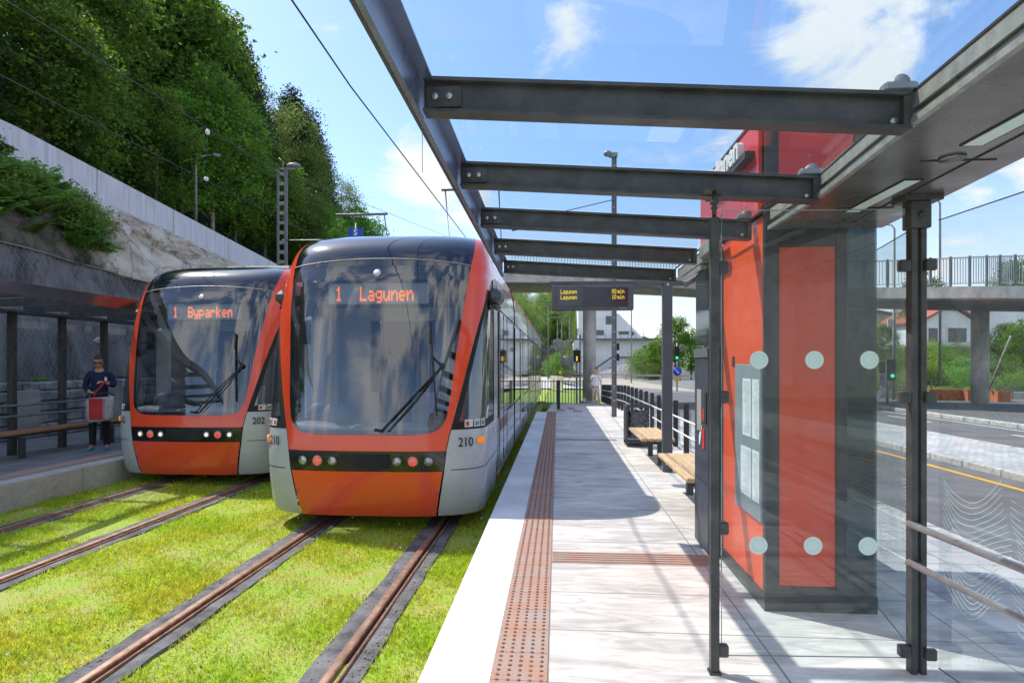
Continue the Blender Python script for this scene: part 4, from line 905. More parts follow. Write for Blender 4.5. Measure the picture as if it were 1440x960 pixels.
            while wy < yb-.4:
                we = min(wy+1.35, yb-.08)
                if not any(wy < dy+1.35 and we > dy-.05 for dy in (kind or [])):
                    q = MB(); q.box((s*1.342,wy,1.20),(s*1.352,we,2.56),.004); B(q, 'window', 'gside')
                    wy = we+.05
                else:
                    dd_ = [dy for dy in kind if wy < dy+1.35 and we > dy-.05][0]
                    if dd_-.05-wy > .3: q = MB(); q.box((s*1.342,wy,1.20),(s*1.352,dd_-.05,2.56),.004); B(q, 'window', 'gside')
                    wy = dd_+1.37
            q = MB(); q.box((s*1.353,ya+.02,.74),(s*1.3555,yb-.02,.745)); B(q, 'seam', 'ink')
        q = MB(); q.poly([(-.9,ya,3.40),(.9,ya,3.40),(.9,yb,3.40),(-.9,yb,3.40)]); q.box((-.7,ya+.5,3.41),(.7,yb-.5,3.56),.05); B(q, 'roof', 'galvd')
        q = MB(); q.poly([(-1.3,ya,.32),(1.3,ya,.32),(1.3,yb,.32),(-1.3,yb,.32)])
        for yy in (ya+.002, yb-.002):
            if yy > 2.0: q.poly([(-1.33,yy,.33),(1.33,yy,.33),(1.33,yy,2.8),(1.1,yy,3.25),(-1.1,yy,3.25),(-1.33,yy,2.8)])
        B(q, 'underframe', 'rubber')
        if bi: 
            q = MB(); q.box((-1.29,mods[bi-1][1]+.004,.40),(1.29,ya-.004,3.22),.03); B(q, 'bellows', 'rubber')
    # under-front shadow pan and bogie
    q = MB(); q.poly([(-1.1,.5,.17),(1.1,.5,.17),(1.2,2.5,.17),(-1.2,2.5,.17)]); B(q, 'under_pan', 'rubber')
    for yb_ in (2.7, 4.5):
        q = MB()
        for s in (-1,1): q.cyl((s*.75-.06,yb_,.30), .30, .12, 24, 'x')
        B(q, 'wheel', 'railside')
    q = MB(); q.box((-.12,8,3.56),(.12,9.2,3.62)); q.tube([(-.6,8.6,3.6),(-.7,9.8,4.3),(-.7,8.9,5.5)],.02,6); q.tube([(.6,8.6,3.6),(.7,9.8,4.3),(.7,8.9,5.5)],.02,6); q.tube([(-.8,8.9,5.52),(.8,8.9,5.52)],.03,6); B(q, 'pantograph', 'galvd')
    def warp(z): return z if z < 1.2 else (1.2+(z-1.2)*1.09 if z < 3.07 else 3.238+(z-3.07)*1.32)
    def wk(o):
        for ch in o.children:
            n = len(ch.data.vertices); a = np.empty(n*3, dtype=np.float32); ch.data.vertices.foreach_get('co', a); a = a.reshape(-1,3)
            a[:,2] = np.interp(a[:,2], [-9,1.2,3.07,9], [-9,1.2,3.238,3.238+5.93*1.32]); ch.data.vertices.foreach_set('co', a.ravel()); ch.data.update(); wk(ch)
    bpy.context.view_layer.update(); wk(t)
    return t
MODS = [(1.9,5.25,[2.15]),(5.55,11.0,[7.4]),(11.3,15.0,[12.4]),(15.3,20.6,[17.2]),(20.9,25.9,[23.0])]
trA = make_tram('nearer orange and silver tram showing 1 Lagunen, numbered 210, beside the near platform', 'Lagunen', '210', MODS, (-2.215,6.93,RZ))
MODS2 = [(1.9,5.25,[2.15]),(5.55,11.0,[7.4]),(11.3,15.0,[12.4])]
trB = make_tram('orange and silver tram showing 1 Byparken, numbered 202, on the far track behind the other', 'Byparken', '202', MODS2, (-5.93,9.36,RZ))
# ================================================================== LEFT: far shelter, walls, bank, forest
def fz(p): return 1
ls = thing('far_shelter', 'dark steel shelter with posts and roof on the left platform behind the standing man', 'shelter', (-8.6,12,0))
lz = lambda x: 2.735-.03*(-7.5-x)
m = MB(); m.box((-7.52,3,2.56),(-7.50,15.2,2.745)); m.box((-7.60,3,2.735),(-7.521,15.2,2.745)); m.box((-7.60,3,2.56),(-7.521,15.2,2.57)); m.build('fascia', mat('glossy_grey_fascia', (.16,.15,.15), .16, metal=.75, var=.1), ls)
yy = 3.2
while yy < 15.3:
    m = MB(); m.prism([(-9.75,yy,2.545),(-7.61,yy,2.60),(-7.61,yy,2.72),(-9.75,yy,2.66)], (0,.07,0)); m.build('cross_beam', M['steel'], ls); yy += 1.05
m = MB(); m.poly([(-9.75,3,2.68),(-7.55,3,2.752),(-7.55,15.2,2.752),(-9.75,15.2,2.68)]); m.build('roof_pane', M['groof'], ls)
m = MB(); m.box((-9.80,3,2.50),(-9.30,15.2,2.54)); m.build('soffit', M['steel'], ls)
for yy in (4.9,5.95,7.0,8.05,9.1,10.15,11.25,12.35,13.4,14.5):
    m = MB(); m.box((-9.64,yy-.055,0),(-9.54,yy+.055,2.50),.004); m.build('post', M['steel'], ls)
for i, yy in enumerate((4.9,7.0,9.1,10.2,11.3,12.4)):
    m = MB(); m.poly([(-9.69,yy,.15),(-9.69,yy+1.05,.15),(-9.69,yy+1.05,2.4),(-9.69,yy,2.4)]); m.build('glass_pane', M['gclear'], ls)
for z, lb in ((.88,'upper steel leaning rail in the far left shelter'),(.69,'lower steel leaning rail in the far left shelter')):
    m = MB(); m.tube([(-9.46,4,z),(-9.46,12.4,z)], .022, 10); t = m.build('leaning_rail', M['galv']); tag(t, lb, 'handrail')
bench('shelter_bench', -9.42, -9.02, 6.0, 12.4, .46, 'long brown wooden bench along the back of the far left shelter', M['woodd'], (7.2,9.8,11.9))
m = MB(); m.ball((-9.9,12.6,2.12),.07,10,8); m.box((-10.0,12.57,2.1),(-9.9,12.63,2.14)); tag(m.build('security_camera', M['white']), 'small white dome camera behind the far left shelter', 'camera')
for i,(a,b_) in enumerate(((10.3,10.95),(12.55,13.25))):
    m = MB(); m.box((-9.80,a,.25),(-9.76,b_,1.12),.01); tag(m.build('notice_board', mat('pale_board',(.42,.43,.44),.6)), ('nearer' if i==0 else 'farther')+' pale grey board low behind the far left bench', 'board')
# dry stone wall
random.seed(11)
m = MB(); zz = 0.0; hs = [.30,.26,.24,.22,.20]
for h in hs:
    y = 2.0+random.uniform(-.4,0)
    while y < 34:
        L = random.uniform(.35,.95); d = random.uniform(-.05,.05)
        m.box((-11.9,y+.008,zz+.006),(-11.30+d,y+L-.008,zz+h-.006),.035); y += L
    zz += h
tag(m.build('stone_wall', M['stone']), 'low wall of rough grey stone blocks behind the far left shelter', 'wall')
m = MB().box((-12.4,1,-.5),(-11.42,36,1.18)); struct('wall_backing', m, M['ink'])
# netted rock wall above it
def zt(y): return float(np.interp(y, [0,12,16,24,34,60],[4.45,4.35,4.15,3.7,3.2,2.0]))
random.seed(4)
from mathutils import noise
def nz(x,y,z,s=1.,a=1.): return noise.fractal(Vector((x*s,y*s,z*s)), 1.0, 2.0, 5)*a
rows = []
ysb = np.linspace(0, 60, 380)
for k in range(22):
    f = k/21; rows.append([(-11.75-.55*f + nz(1,y,f*3,.8,.22), y, 1.12+(zt(y)-1.12)*f) for y in ysb])
struct('netted_rock_wall', MB().grid(rows), M['rockd'])
# bank between the wall top and the concrete parapet
def pt_(y): return float(np.interp(y, [0,16,32,60,100],[8.5,8.2,6.95,5.0,3.]))
PX = -15.0
rows = []
for k in range(60):
    f = k/59; row = []
    for y in ysb:
        z0 = zt(y); z1 = pt_(y)-.95
        z = z0+(z1-z0)*(f**.8)+nz(f*4,y,2,.7,.32)*math.sin(math.pi*min(1,f*1.02))
        row.append((-12.3-2.75*f**1.3+nz(3,y,f*4,.9,.25)*math.sin(math.pi*f)+abs(nz(y,f*5,7,1.1,.55))*math.sin(math.pi*f)+nz(y*3,f*9,1,1.3,.07), y, z))
    rows.append(row)
def bankmat():
    m_, nt, out = newmat('bank_rock_and_soil'); L = nt.links
    b = nt.nodes.new('ShaderNodeBsdfPrincipled'); b.inputs['Roughness'].default_value = .95; L.new(b.outputs[0], out.inputs[0])
    ge = nt.nodes.new('ShaderNodeNewGeometry'); sx = nt.nodes.new('ShaderNodeSeparateXYZ'); L.new(ge.outputs['Position'], sx.inputs[0])
    n = nt.nodes.new('ShaderNodeTexNoise'); n.inputs['Scale'].default_value = 1.1; n.inputs['Detail'].default_value = 9; n.inputs['Roughness'].default_value=.65; L.new(ge.outputs['Position'], n.inputs['Vector'])
    r = nt.nodes.new('ShaderNodeValToRGB'); L.new(n.outputs[0], r.inputs[0])
    e = r.color_ramp.elements; e[0].position=.35; e[0].color=(.20,.16,.12,1); e[1].position=.62; e[1].color=(.62,.58,.50,1); x=e.new(.47); x.color=(.47,.40,.31,1)
    r2 = nt.nodes.new('ShaderNodeValToRGB'); L.new(n.outputs[0], r2.inputs[0]); e=r2.color_ramp.elements; e[0].position=.4; e[0].color=(.035,.05,.02,1); e[1].position=.6; e[1].color=(.16,.14,.11,1)
    mr = nt.nodes.new('ShaderNodeMapRange'); mr.inputs[1].default_value=16.6; mr.inputs[2].default_value=17.8; ad=nt.nodes.new('ShaderNodeMath'); ad.operation='MULTIPLY_ADD'; ad.inputs[1].default_value=3; L.new(n.outputs[0], ad.inputs[0]); L.new(sx.outputs[1], ad.inputs[2]); L.new(ad.outputs[0], mr.inputs[0])
    mx = nt.nodes.new('ShaderNodeMix'); mx.data_type='RGBA'; L.new(mr.outputs[0], mx.inputs[0]); L.new(r2.outputs[0], mx.inputs[6]); L.new(r.outputs[0], mx.inputs[7]); 
    dn = nt.nodes.new('ShaderNodeTexNoise'); dn.inputs['Scale'].default_value = 1.8; dn.inputs['Detail'].default_value = 5; L.new(ge.outputs['Position'], dn.inputs['Vector'])
    dv = nt.nodes.new('ShaderNodeVectorMath'); dv.operation = 'MULTIPLY_ADD'; dv.inputs[1].default_value = (1.1,1.1,1.1); L.new(dn.outputs['Color'], dv.inputs[0]); L.new(ge.outputs['Position'], dv.inputs[2])
    vo = nt.nodes.new('ShaderNodeTexVoronoi'); vo.feature = 'DISTANCE_TO_EDGE'; vo.inputs['Scale'].default_value = .9; L.new(dv.outputs[0], vo.inputs['Vector'])
    cm = nt.nodes.new('ShaderNodeMapRange'); cm.inputs[1].default_value = .0; cm.inputs[2].default_value = .045; cm.inputs[3].default_value = .45; cm.inputs[4].default_value = 1; L.new(vo.outputs[0], cm.inputs[0])
    cs = nt.nodes.new('ShaderNodeVectorMath'); cs.operation = 'SCALE'; L.new(mx.outputs[2], cs.inputs[0]); L.new(cm.outputs[0], cs.inputs['Scale']); L.new(cs.outputs[0], b.inputs['Base Color'])
    v = nt.nodes.new('ShaderNodeTexVoronoi'); v.inputs['Scale'].default_value=2.2; v.feature='DISTANCE_TO_EDGE'; L.new(ge.outputs['Position'], v.inputs['Vector'])
    bp = nt.nodes.new('ShaderNodeBump'); bp.inputs['Strength'].default_value=1; bp.inputs['Distance'].default_value=.12; L.new(n.outputs[0], bp.inputs['Height']); L.new(bp.outputs[0], b.inputs['Normal'])
    return m_
struct('rocky_bank', MB().grid(rows), bankmat())
# concrete parapet
yk = [0,16,32,60,100]
m = MB(); rows = []
for y in yk:
    z = pt_(y); rows.append([(PX,y,z-.95),(PX,y,z),(PX-.3,y,z),(PX-.3,y,z-1.6),(PX,y,z-.95)])
m.grid(rows, False); pw_ = m.build('concrete_parapet', M['parapet']); tag(pw_, 'long pale board-marked concrete parapet descending above the rocky bank', 'wall')
for k in range(18):
    y_ = 3+k*4.0; z_ = pt_(y_); MB().box((PX+.002,y_,z_-.95),(PX+.006,y_+.025,z_)).build('joint', M['concd'], pw_)
# netting: two families of wires hugging the rock face
def rockp(y, f, off=.14): return Vector((-11.75-.55*f+nz(1,y,f*3,.8,.22)+off, y, 1.12+(zt(y)-1.12)*f))
def wires(mb, a, b, n, r=.0035):
    pts = []
    for i in range(n+1):
        t_ = i/n; y = a[0]+(b[0]-a[0])*t_; f = a[1]+(b[1]-a[1])*t_; pts.append(rockp(y,f)+Vector((.03*math.sin(y*5+f*9),0,0)))
    mb.tube(pts, r, 3, False)
m = MB(); y = 4.0
while y < 30:
    for dy in (1.9,-1.9):
        wires(m, (y,0),(y+dy,1), 7)
    y += .15
tag(m.build('rock_netting', M['net']), 'grey wire safety netting hung over the dark rock wall at the left', 'net')
m = MB(); m.tube([rockp(y_,1,.1) for y_ in np.linspace(4,32,40)], .02, 5); struct('net_top_cable', m, M['net'])
bpy.data.objects['net_top_cable'].pop('kind', None); tag(bpy.data.objects['net_top_cable'], 'thin steel cable along the top of the rock netting', 'cable')
# hillside
def hz(x, y):
    base = pt_(max(0,min(y,100)))-1.2
    if y > 60: base = 5.0-1.2-(y-60)*.03
    d = max(0, PX-.3-x)
    return base + d*.80*float(np.interp(y,[0,40,62,90,160],[1.15,.95,.75,.55,.3])) - max(0,d-34)*.5 + nz(x,y,0,.13,1.6)*min(1,d/4)
rows = []
for x in np.linspace(-15.31,-90,46): rows.append([(x,y,hz(x,y)) for y in np.linspace(-10,190,110)])
struct('forest_hillside', MB().grid(rows), M['hill'])
# cliff outcrop high on the hill
m = MB(); rows = []
for x in np.linspace(-23.5,-30,26): rows.append([(x, y, hz(x,y)+1.1*math.sin(math.pi*(y-26)/11)*math.sin(math.pi*(-x-23.5)/6.5)+nz(x,y,2,.5,1.1)-.1) for y in np.linspace(26,37,40)])
m.grid(rows, False); tag(m.build('rock_outcrop', M['rock']), 'dark grey rock face showing among the trees high on the left hill', 'rock')

# ---------------------------------------------------------------- vegetation meshes
def leafmesh(name, P, size, m, aspect=.62, droop=.3, up=None, seed=0):
    """P: (n,3) leaf centres -> kite shaped leaves, random orientation"""
    rg = np.random.RandomState(seed); n = len(P); P = np.asarray(P, dtype=np.float32)
    d = rg.normal(size=(n,3)); d[:,2] = d[:,2]*.5-droop; d /= np.linalg.norm(d,axis=1)[:,None]
    if up is not None: d = up/np.linalg.norm(up,axis=1)[:,None]
    r = rg.normal(size=(n,3)); s = np.cross(d,r); s /= np.linalg.norm(s,axis=1)[:,None]+1e-9
    sz = (size*rg.uniform(.6,1.35,size=n))[:,None]
    v = np.empty((n,4,3), dtype=np.float32)
    v[:,0] = P; v[:,1] = P+d*sz*.5+s*sz*aspect*.5; v[:,2] = P+d*sz; v[:,3] = P+d*sz*.5-s*sz*aspect*.5
    me = bpy.data.meshes.new(name); me.vertices.add(4*n); me.vertices.foreach_set('co', v.ravel())
    me.loops.add(4*n); me.loops.foreach_set('vertex_index', np.arange(4*n, dtype=np.int32))
    me.polygons.add(n); me.polygons.foreach_set('loop_start', np.arange(0,4*n,4,dtype=np.int32)); me.polygons.foreach_set('loop_total', np.full(n,4,dtype=np.int32))
    me.materials.append(m); me.update(); me.validate(); return me
def crown_pts(seed, h, r, nclump, nleaf, cs, z0=.25, shape='round'):
    rg = np.random.RandomState(seed); pts = []; cl = []
    for i in range(nclump):
        while True:
            u = rg.uniform(-1,1,3)
            L = np.linalg.norm(u)
            if L < 1 and L > rg.uniform(0,.75): break
        zc = z0*h+(1-z0)*h*(u[2]*.5+.5)
        f = (zc/h-z0)/(1-z0)
        rr = r*(1-.25*f) if shape == 'round' else r*(1.08-f)
        c = np.array([u[0]*rr, u[1]*rr, zc]); cl.append(c)
        k = int(nleaf*rg.uniform(.5,1.4)); q = rg.normal(size=(k,3))*cs*np.array([1,1,.55])*rg.uniform(.6,1.3)
        q[:,2] -= (q[:,0]**2+q[:,1]**2)*.25/cs
        pts.append(c+q)
    return np.vstack(pts), cl
def trunkmesh(name, h, r, seed, m, cl=None, lean=.03, nb=9):
    rg = random.Random(seed); mb = MB(); pts = [Vector((0,0,-1.2))]
    for i in range(1,8): pts.append(Vector((rg.uniform(-1,1)*lean*h*i/8, rg.uniform(-1,1)*lean*h*i/8, h*.92*i/7)))
    mb.tube(pts, [r*(1.15-.98*i/7) for i in range(8)], 8)
    if cl is not None:
        for i in range(nb):
            c = Vector(cl[rg.randrange(len(cl))]); k = min(6, max(1, int((c.z-h*.12)/(h*.92)*7))); a = pts[k]
            mid = a.lerp(c,.55)+Vector((0,0,.05*h)); mb.tube([a,mid,c],[r*.35,r*.2,r*.06],5)
    me_o = mb.build(name, m); me = me_o.data; bpy.data.objects.remove(me_o); return me
TV = {}
def variant(key, kind, seed, h, r, nclump, nleaf, cs, ls_, z0, lm, tm_, shape='round', tr_=.14, droop=.3):
    P, cl = crown_pts(seed, h, r, nclump, nleaf, cs, z0, shape)
    TV[key] = (leafmesh('crown', P, ls_, M[lm], .62, droop, seed=seed), trunkmesh('trunk', h, tr_, seed, M[tm_], cl), kind)
variant('m1','maple',1, 10,3.2,130,85,.46,.23,.24,'leafA','trunk')
variant('m2','maple',2, 9,2.8,120,85,.46,.22,.20,'leafA','trunk')
variant('m3','maple',3, 12,3.6,150,85,.50,.25,.22,'leafA','birchbark')
variant('b1','birch',4, 13,2.6,150,110,.50,.13,.25,'leafB','birchbark',droop=1.0)
variant('b2','birch',5, 11,2.9,150,110,.55,.14,.2,'leafB','birchbark',droop=1.0)
variant('p1','pine',6, 14,2.7,150,150,.42,.18,.22,'leafC','trunk','cone',.17,droop=0)
variant('p2','spruce',8, 15,3.0,230,120,.45,.16,.12,'leafC','trunk','cone',.18,droop=.2)
def tree(key, x, y, z, s, label, rz=None, group=None, sz=None, cat='tree'):
    cme, tme, kind = TV[key]
    t = thing(kind+'_tree' if kind != 'bush' else 'bush', label, cat, (x,y,z), random.uniform(0,6.28) if rz is None else rz, group)
    t.scale = (s,s,s*(sz or 1))
    for nm, me in (('crown',cme),('trunk',tme)):
        o = bpy.data.objects.new(nm, me); col.objects.link(o); o.parent = t
    return t
random.seed(21)
gl = 'trees on the hillside above the concrete parapet'
LB = {'m':'leafy maple tree in the dark wood on the steep hillside above the concrete parapet','b':'pale feathery birch on the hillside wood above the concrete parapet','p':'dark conifer among the broadleaved trees on the hillside above the parapet'}
def ht(key, x, y, s=1., label=None, **k): return tree(key, x, y, hz(x,y)-.3, s, label or LB[key[0]], group=gl, **k)
# front rank behind the parapet
y = 9.5
while y < 66:
    for xx in (-17.2,):
        ht(random.choice(['m1','m2','m3','m2']), xx+random.uniform(-.9,.6), y+random.uniform(-.7,.7), random.uniform(.62,.86))
    y += 3.0
y = 14.0
while y < 78:
    ht(random.choice(['m1','m3','m2','b2']), -22+random.uniform(-1.4,1.4), y+random.uniform(-1,1), random.uniform(.75,1.05)); y += 3.6
y = 20.
while y < 84:
    ht(random.choice(['m3','m1','b1','p2']), -28+random.uniform(-1.6,1.6), y+random.uniform(-1.2,1.2), random.uniform(.75,1.0)); y += 4.2
y = 28.
while y < 88:
    ht(random.choice(['p1','p2','m3','b1']), -35+random.uniform(-2,2), y+random.uniform(-1.4,1.4), random.uniform(.75,1.0)); y += 5.
for (px_t, py_t, d_, k_) in ((180,-90,34,'p2'),(205,-70,36,'m3'),(225,-60,38,'p1'),(250,-45,40,'p2'),(276,-25,41,'p1'),(262,-35,37,'m3'),(300,20,46,'b1'),(312,55,48,'p2'),(235,-60,34,'m3'),(368,120,52,'b1'),(398,136,56,'b2'),(425,160,60,'b1'),(452,200,66,'p2'),(478,240,72,'b1'),(292,-2,39,'p1'),(336,48,44,'p1'),(350,84,47,'p1'),(246,-70,36,'p2'),(410,118,58,'p1'),(436,150,62,'p2')):
    w_ = at(px_t,py_t,d_); b0 = hz(w_.x,w_.y)-.3; hh = {'p1':14,'p2':15,'m3':12,'b1':13,'b2':11}[k_]
    ht(k_, w_.x, w_.y, max(.5,min(1.5,(w_.z-b0)/hh)), {'p':'tall dark conifer standing at the skyline of the left hill','m':'broad maple crown near the skyline of the left hill','b':'feathery sunlit birch at the skyline of the left hill'}[k_[0]])
# bushes
def bushv(key, seed, h, r, n, nl, lm, ls_=.09, kind='bush'):
    P, cl = crown_pts(seed, h, r, n, nl, .20*r+.06, .02); TV[key] = (leafmesh('foliage', P, ls_, M[lm], .6, .0, seed=seed), trunkmesh('stem', h*.6, .03, seed, M['trunk'], cl, nb=6), kind)
bushv('s1', 31, 1.4, .9, 60, 90, 'leafE'); bushv('s2', 32, 1.9, 1.1, 70, 90, 'leafE'); bushv('s3', 33, 3.0, 1.9, 90, 110, 'leafE', .12); bushv('s4', 34, 3.2, 2.0, 90, 110, 'leafB', .12)
# ferns
def fernmesh(seed):
    rg = np.random.RandomState(seed); P = []; U = []
    for i in range(26):
        a = rg.uniform(0,6.28); L = rg.uniform(.45,.8); e = rg.uniform(.5,1.1)
        for t_ in np.linspace(.1,1,24):
            x = math.cos(a)*L*t_*math.cos(e*(1-.7*t_)); y = math.sin(a)*L*t_*math.cos(e*(1-.7*t_)); z = L*t_*math.sin(e)*(1-.45*t_)
            for sd in (-1,1):
                P.append((x,y,z)); U.append((-math.sin(a)*sd+.35*math.cos(a), math.cos(a)*sd+.35*math.sin(a), -.15))
    return leafmesh('fronds', np.array(P), .13, M['leafD'], .30, up=np.array(U), seed=seed)
FM = [fernmesh(51), fernmesh(52), fernmesh(53)]
def bankp(y, f):
    z0 = zt(y); z1 = pt_(y)-.95
    return Vector((-12.3-2.75*f**1.3+nz(3,y,f*4,.9,.25)*math.sin(math.pi*f), y, z0+(z1-z0)*(f**.8)+nz(f*4,y,2,.7,.32)*math.sin(math.pi*min(1,f*1.02))))
random.seed(61)
for i in range(58):
    y = random.uniform(10.0,16.4); f = random.uniform(.02,.85) if y < 17 else random.uniform(.02,.5)
    p = bankp(y,f); o = bpy.data.objects.new('fern', random.choice(FM)); col.objects.link(o); o.location = p; o.rotation_euler = (0,R(22),random.uniform(0,6.28)); s = random.uniform(.7,1.35); o.scale = (s,s,s)
    tag(o, 'bright green fern clump growing on the rocky bank below the concrete parapet', 'fern', 'ferns on the rocky bank')
for i,(y,f,k,s) in enumerate(((12.6,.62,'s2',.85),(13.4,.35,'s1',.8),(15.9,.45,'s1',.6),(15.4,.2,'s1',.8))):
    p = bankp(y,f); tree(k, p.x,p.y,p.z-.1,s, 'leafy shrub sprouting from the rocky bank among the ferns', group='shrubs on the rocky bank', cat='shrub')
for i in range(9):
    y = 11.5+i*1.5; o = bpy.data.objects.new('fern', random.choice(FM)); col.objects.link(o); o.location = (-11.7,y,1.15); s = random.uniform(.35,.6); o.scale=(s,s,s)
    tag(o, 'small fern tuft on top of the stone wall behind the far left shelter', 'fern', 'fern tufts on the stone wall')
# ---------------------------------------------------------------- masts, lamps and wires at the left
def lamp_post(x, y, z0, z1, label, r=.07, arm=(.7,0), head=.5, nm='street_lamp', m_='galv'):
    t = thing(nm, label, 'street lamp', (x,y,z0)); m = MB(); m.tube([(x,y,z0),(x,y,z1-.25),(x+arm[0]*.15,y+arm[1]*.15,z1-.03),(x+arm[0],y+arm[1],z1+.04)], [r,r*.7,r*.5,r*.4], 8); m.build('pole', M[m_], t)
    m = MB(); d = Vector((arm[0],arm[1],0)).normalized(); c = Vector((x+arm[0],y+arm[1],z1+.03)); m.tube([c-d*.05,c+d*head*.3,c+d*head],[.05,.09,.05],8); m.build('lamp_head', M[m_], t); return t
p = at(275,310,28); lamp_post(p.x,p.y,p.z-.6,at(275,219,28).z,'grey lamp post standing just behind the concrete parapet in front of the wood', .09, (.75,.1), .35)
def twin_mast(p0, z1, w, label):
    t = thing('catenary_mast', label, 'mast', (p0.x,p0.y,0)); m = MB()
    m.box((p0.x-w/2,p0.y-.05,0),(p0.x-w/2+.05,p0.y+.05,z1)); m.box((p0.x+w/2-.09,p0.y-.05,0),(p0.x+w/2,p0.y+.05,z1)); m.build('column', M['galvd'], t)
    m = MB(); z = .3
    while z < z1: m.box((p0.x-w/2+.0505,p0.y-.012,z),(p0.x+w/2-.0905,p0.y+.012,z+.12)); z += .35
    m.each('batten', M['galv'], t); return t
p = at(397,512,22); mz = at(397,238,22).z; tm1 = twin_mast(p, mz, .36, 'tall grey battened mast with a lamp on top, rising behind the two trams')
m = MB(); m.tube([(p.x,p.y,mz),(p.x+.05,p.y,mz+.25),(p.x-.12,p.y,mz+.4)], .02, 6); m.ball((p.x+.42,p.y,mz+.12),.2,12,8,(1.3,.8,.45)); m.box((p.x-.05,p.y-.05,mz-.02),(p.x+.45,p.y+.05,mz+.03)); m.build('lamp_head', M['galv'], tm1)
m = MB(); q = at(460,338,22); m.tube([(p.x,p.y,q.z),(q.x+1.2,q.y,q.z)], .025, 6); m.tube([(p.x-.30,p.y,5.1),(p.x-.3,p.y,3.6)],.04,6); m.build('cross_arm', M['galv'], tm1)
# catenary wires
def wire(pts, label, r=.009, g_=None, nm='overhead_wire'):
    m = MB(); m.tube(pts, r, 5, False); o = m.build(nm, M['ink']); tag(o, label, 'wire', g_); return o
wire([(-2.30,-8,5.32),(-2.75,8,5.30),(-2.55,28,5.25),(-2.4,60,5.2)], 'black contact wire crossing the sky above the nearer tram', .011)
wire([(-2.02,-8,6.30),(-2.18,4,6.05),(-2.3,16,5.85),(-2.3,30,6.3)], 'black messenger wire grazing the left edge of the glass canopy', .011)
def wl(a, b, da, db, label, r=.012): wire([at(*a,da), at(*b,db)], label, r)
wl((-60,75),(450,336),11.5,34,'lower overhead wire crossing in front of the wood at the left', .013)
wl((-10,-10),(520,325),9,40,'upper overhead wire crossing in front of the wood at the left', .013)
wl((420,250),(630,333),22,60,'thin span wire over the roof of the nearer tram', .012)
p1, p2 = at(292,186,19), at(290,252,19.4)
t = thing('wire_dropper', 'short insulated dropper between the two overhead wires in front of the wood', 'wire fitting', p1); m = MB(); m.tube([p1,p2],.008,5); m.build('rod', M['ink'], t); m = MB(); m.ball(p1,.07,8,6,(1,1,1.4)); m.ball(p2,.07,8,6,(1.2,1,1)); m.build('insulator', M['white'], t)
wl((594,180),(594,243),8,8.2,'thin dropper hanging beside the canopy fascia', .004)
# blue S sign on a post behind the trams
p = at(500,326,24); t = thing('stop_sign_board', 'small blue sign with a white S above the roof of the nearer tram', 'sign', (p.x,p.y,0)); m = MB(); m.box((p.x-.28,p.y-.02,p.z-.2),(p.x+.28,p.y+.02,p.z+.14)); b_ = m.build('board', M['blue'], t); m = MB(); m.tube([(p.x,p.y+.05,0),(p.x,p.y+.05,p.z+.35)],.04,8); m.build('pole', M['galv'], t)
text('letter', 'S', .34, facing((p.x,p.y-.024,p.z-.03)), M['white'], b_, 0, 1, .01)

# ================================================================== BRIDGE
rows_t = [(-200,31.8,34.8,5.7),(300,29.6,33.8,5.6),(720,29,33.5,5.48),(850,28.9,33.3,5.42),(980,28.5,32.6,5.12),(1100,27.4,31.8,4.72),(1210,25.9,30.8,4.40),(1300,24.2,29.6,4.20),(1378,23.0,28.8,4.08),(1440,22.3,28.2,4.0),(1560,21,27,3.85),(1750,19,25,3.7)]
def bp3(px, d, z): v = at(px,512,d); return Vector((v.x,v.y,z))
t = thing('footbridge', 'curved concrete footbridge sloping down to the right across the road with round columns', 'bridge', (0,30,0))
def smooth(rt, n=6):
    o = []
    for i in range(len(rt)-1):
        for k in range(n):
            f = k/n; o.append(tuple(cr(i+f, list(range(len(rt))), [r_[c] for r_ in rt]) for c in range(4)))
    o.append(rt[-1]); return o
RT2 = smooth(rows_t); m = MB(); rows = []
for (px,d1,d2,z) in RT2:
    a, b_ = bp3(px,d1,z), bp3(px,d2,z); ai = a.lerp(b_,.10)
    rows.append([a+Vector((0,0,.44)), a, ai+Vector((0,0,-.02)), ai+Vector((0,0,-.0)), b_, b_+Vector((0,0,.44)), a+Vector((0,0,.44))])
m.grid(rows, False); m.build('deck', M['conc'], t)
m = MB(); rows = []
for (px,d1,d2,z) in RT2:
    a, b_ = bp3(px,d1,z), bp3(px,d2,z); a, b_ = a.lerp(b_,.12), b_.lerp(a,.12); rows.append([a-Vector((0,0,.022)), b_-Vector((0,0,.022))])
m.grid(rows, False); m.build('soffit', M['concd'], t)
for (px,d,r_,zb) in ((829,31.2,.33,5.5),(1378,27.4,.34,4.2)):
    c = bp3(px,d,SZ); m = MB(); m.tube([(c.x,c.y,SZ-.2),(c.x,c.y,SZ+.08)], r_*1.35, 24); m.tube([(c.x,c.y,SZ),(c.x,c.y,zb)], r_, 28); m.build('column', M['conc'], t)
rl = MB(); prev = None; ct = 0; posts = MB()
for (px,d1,d2,z) in smooth([r_ for r_ in rows_t if r_[0] >= 1100], 40):
    a = bp3(px,d1+.06,z+.44)
    if prev is not None: rl.bar(prev+Vector((0,0,1.1)), a+Vector((0,0,1.1)), .05, .05); rl.bar(prev+Vector((0,0,.12)), a+Vector((0,0,.12)), .03, .03)
    if ct % 14 == 0: posts.bar(a, a+Vector((0,0,1.16)), .07, .07)
    elif ct % 2: rl.bar(a+Vector((0,0,.1)), a+Vector((0,0,1.08)), .018, .03)
    prev = a; ct += 1
rail_ = rl.build('railing', mat('pale_railing_steel', (.52,.53,.54), .5, metal=.2, var=.1), t); posts.build('railing_post', M['galvd'], rail_)
rl = MB(); prev = None
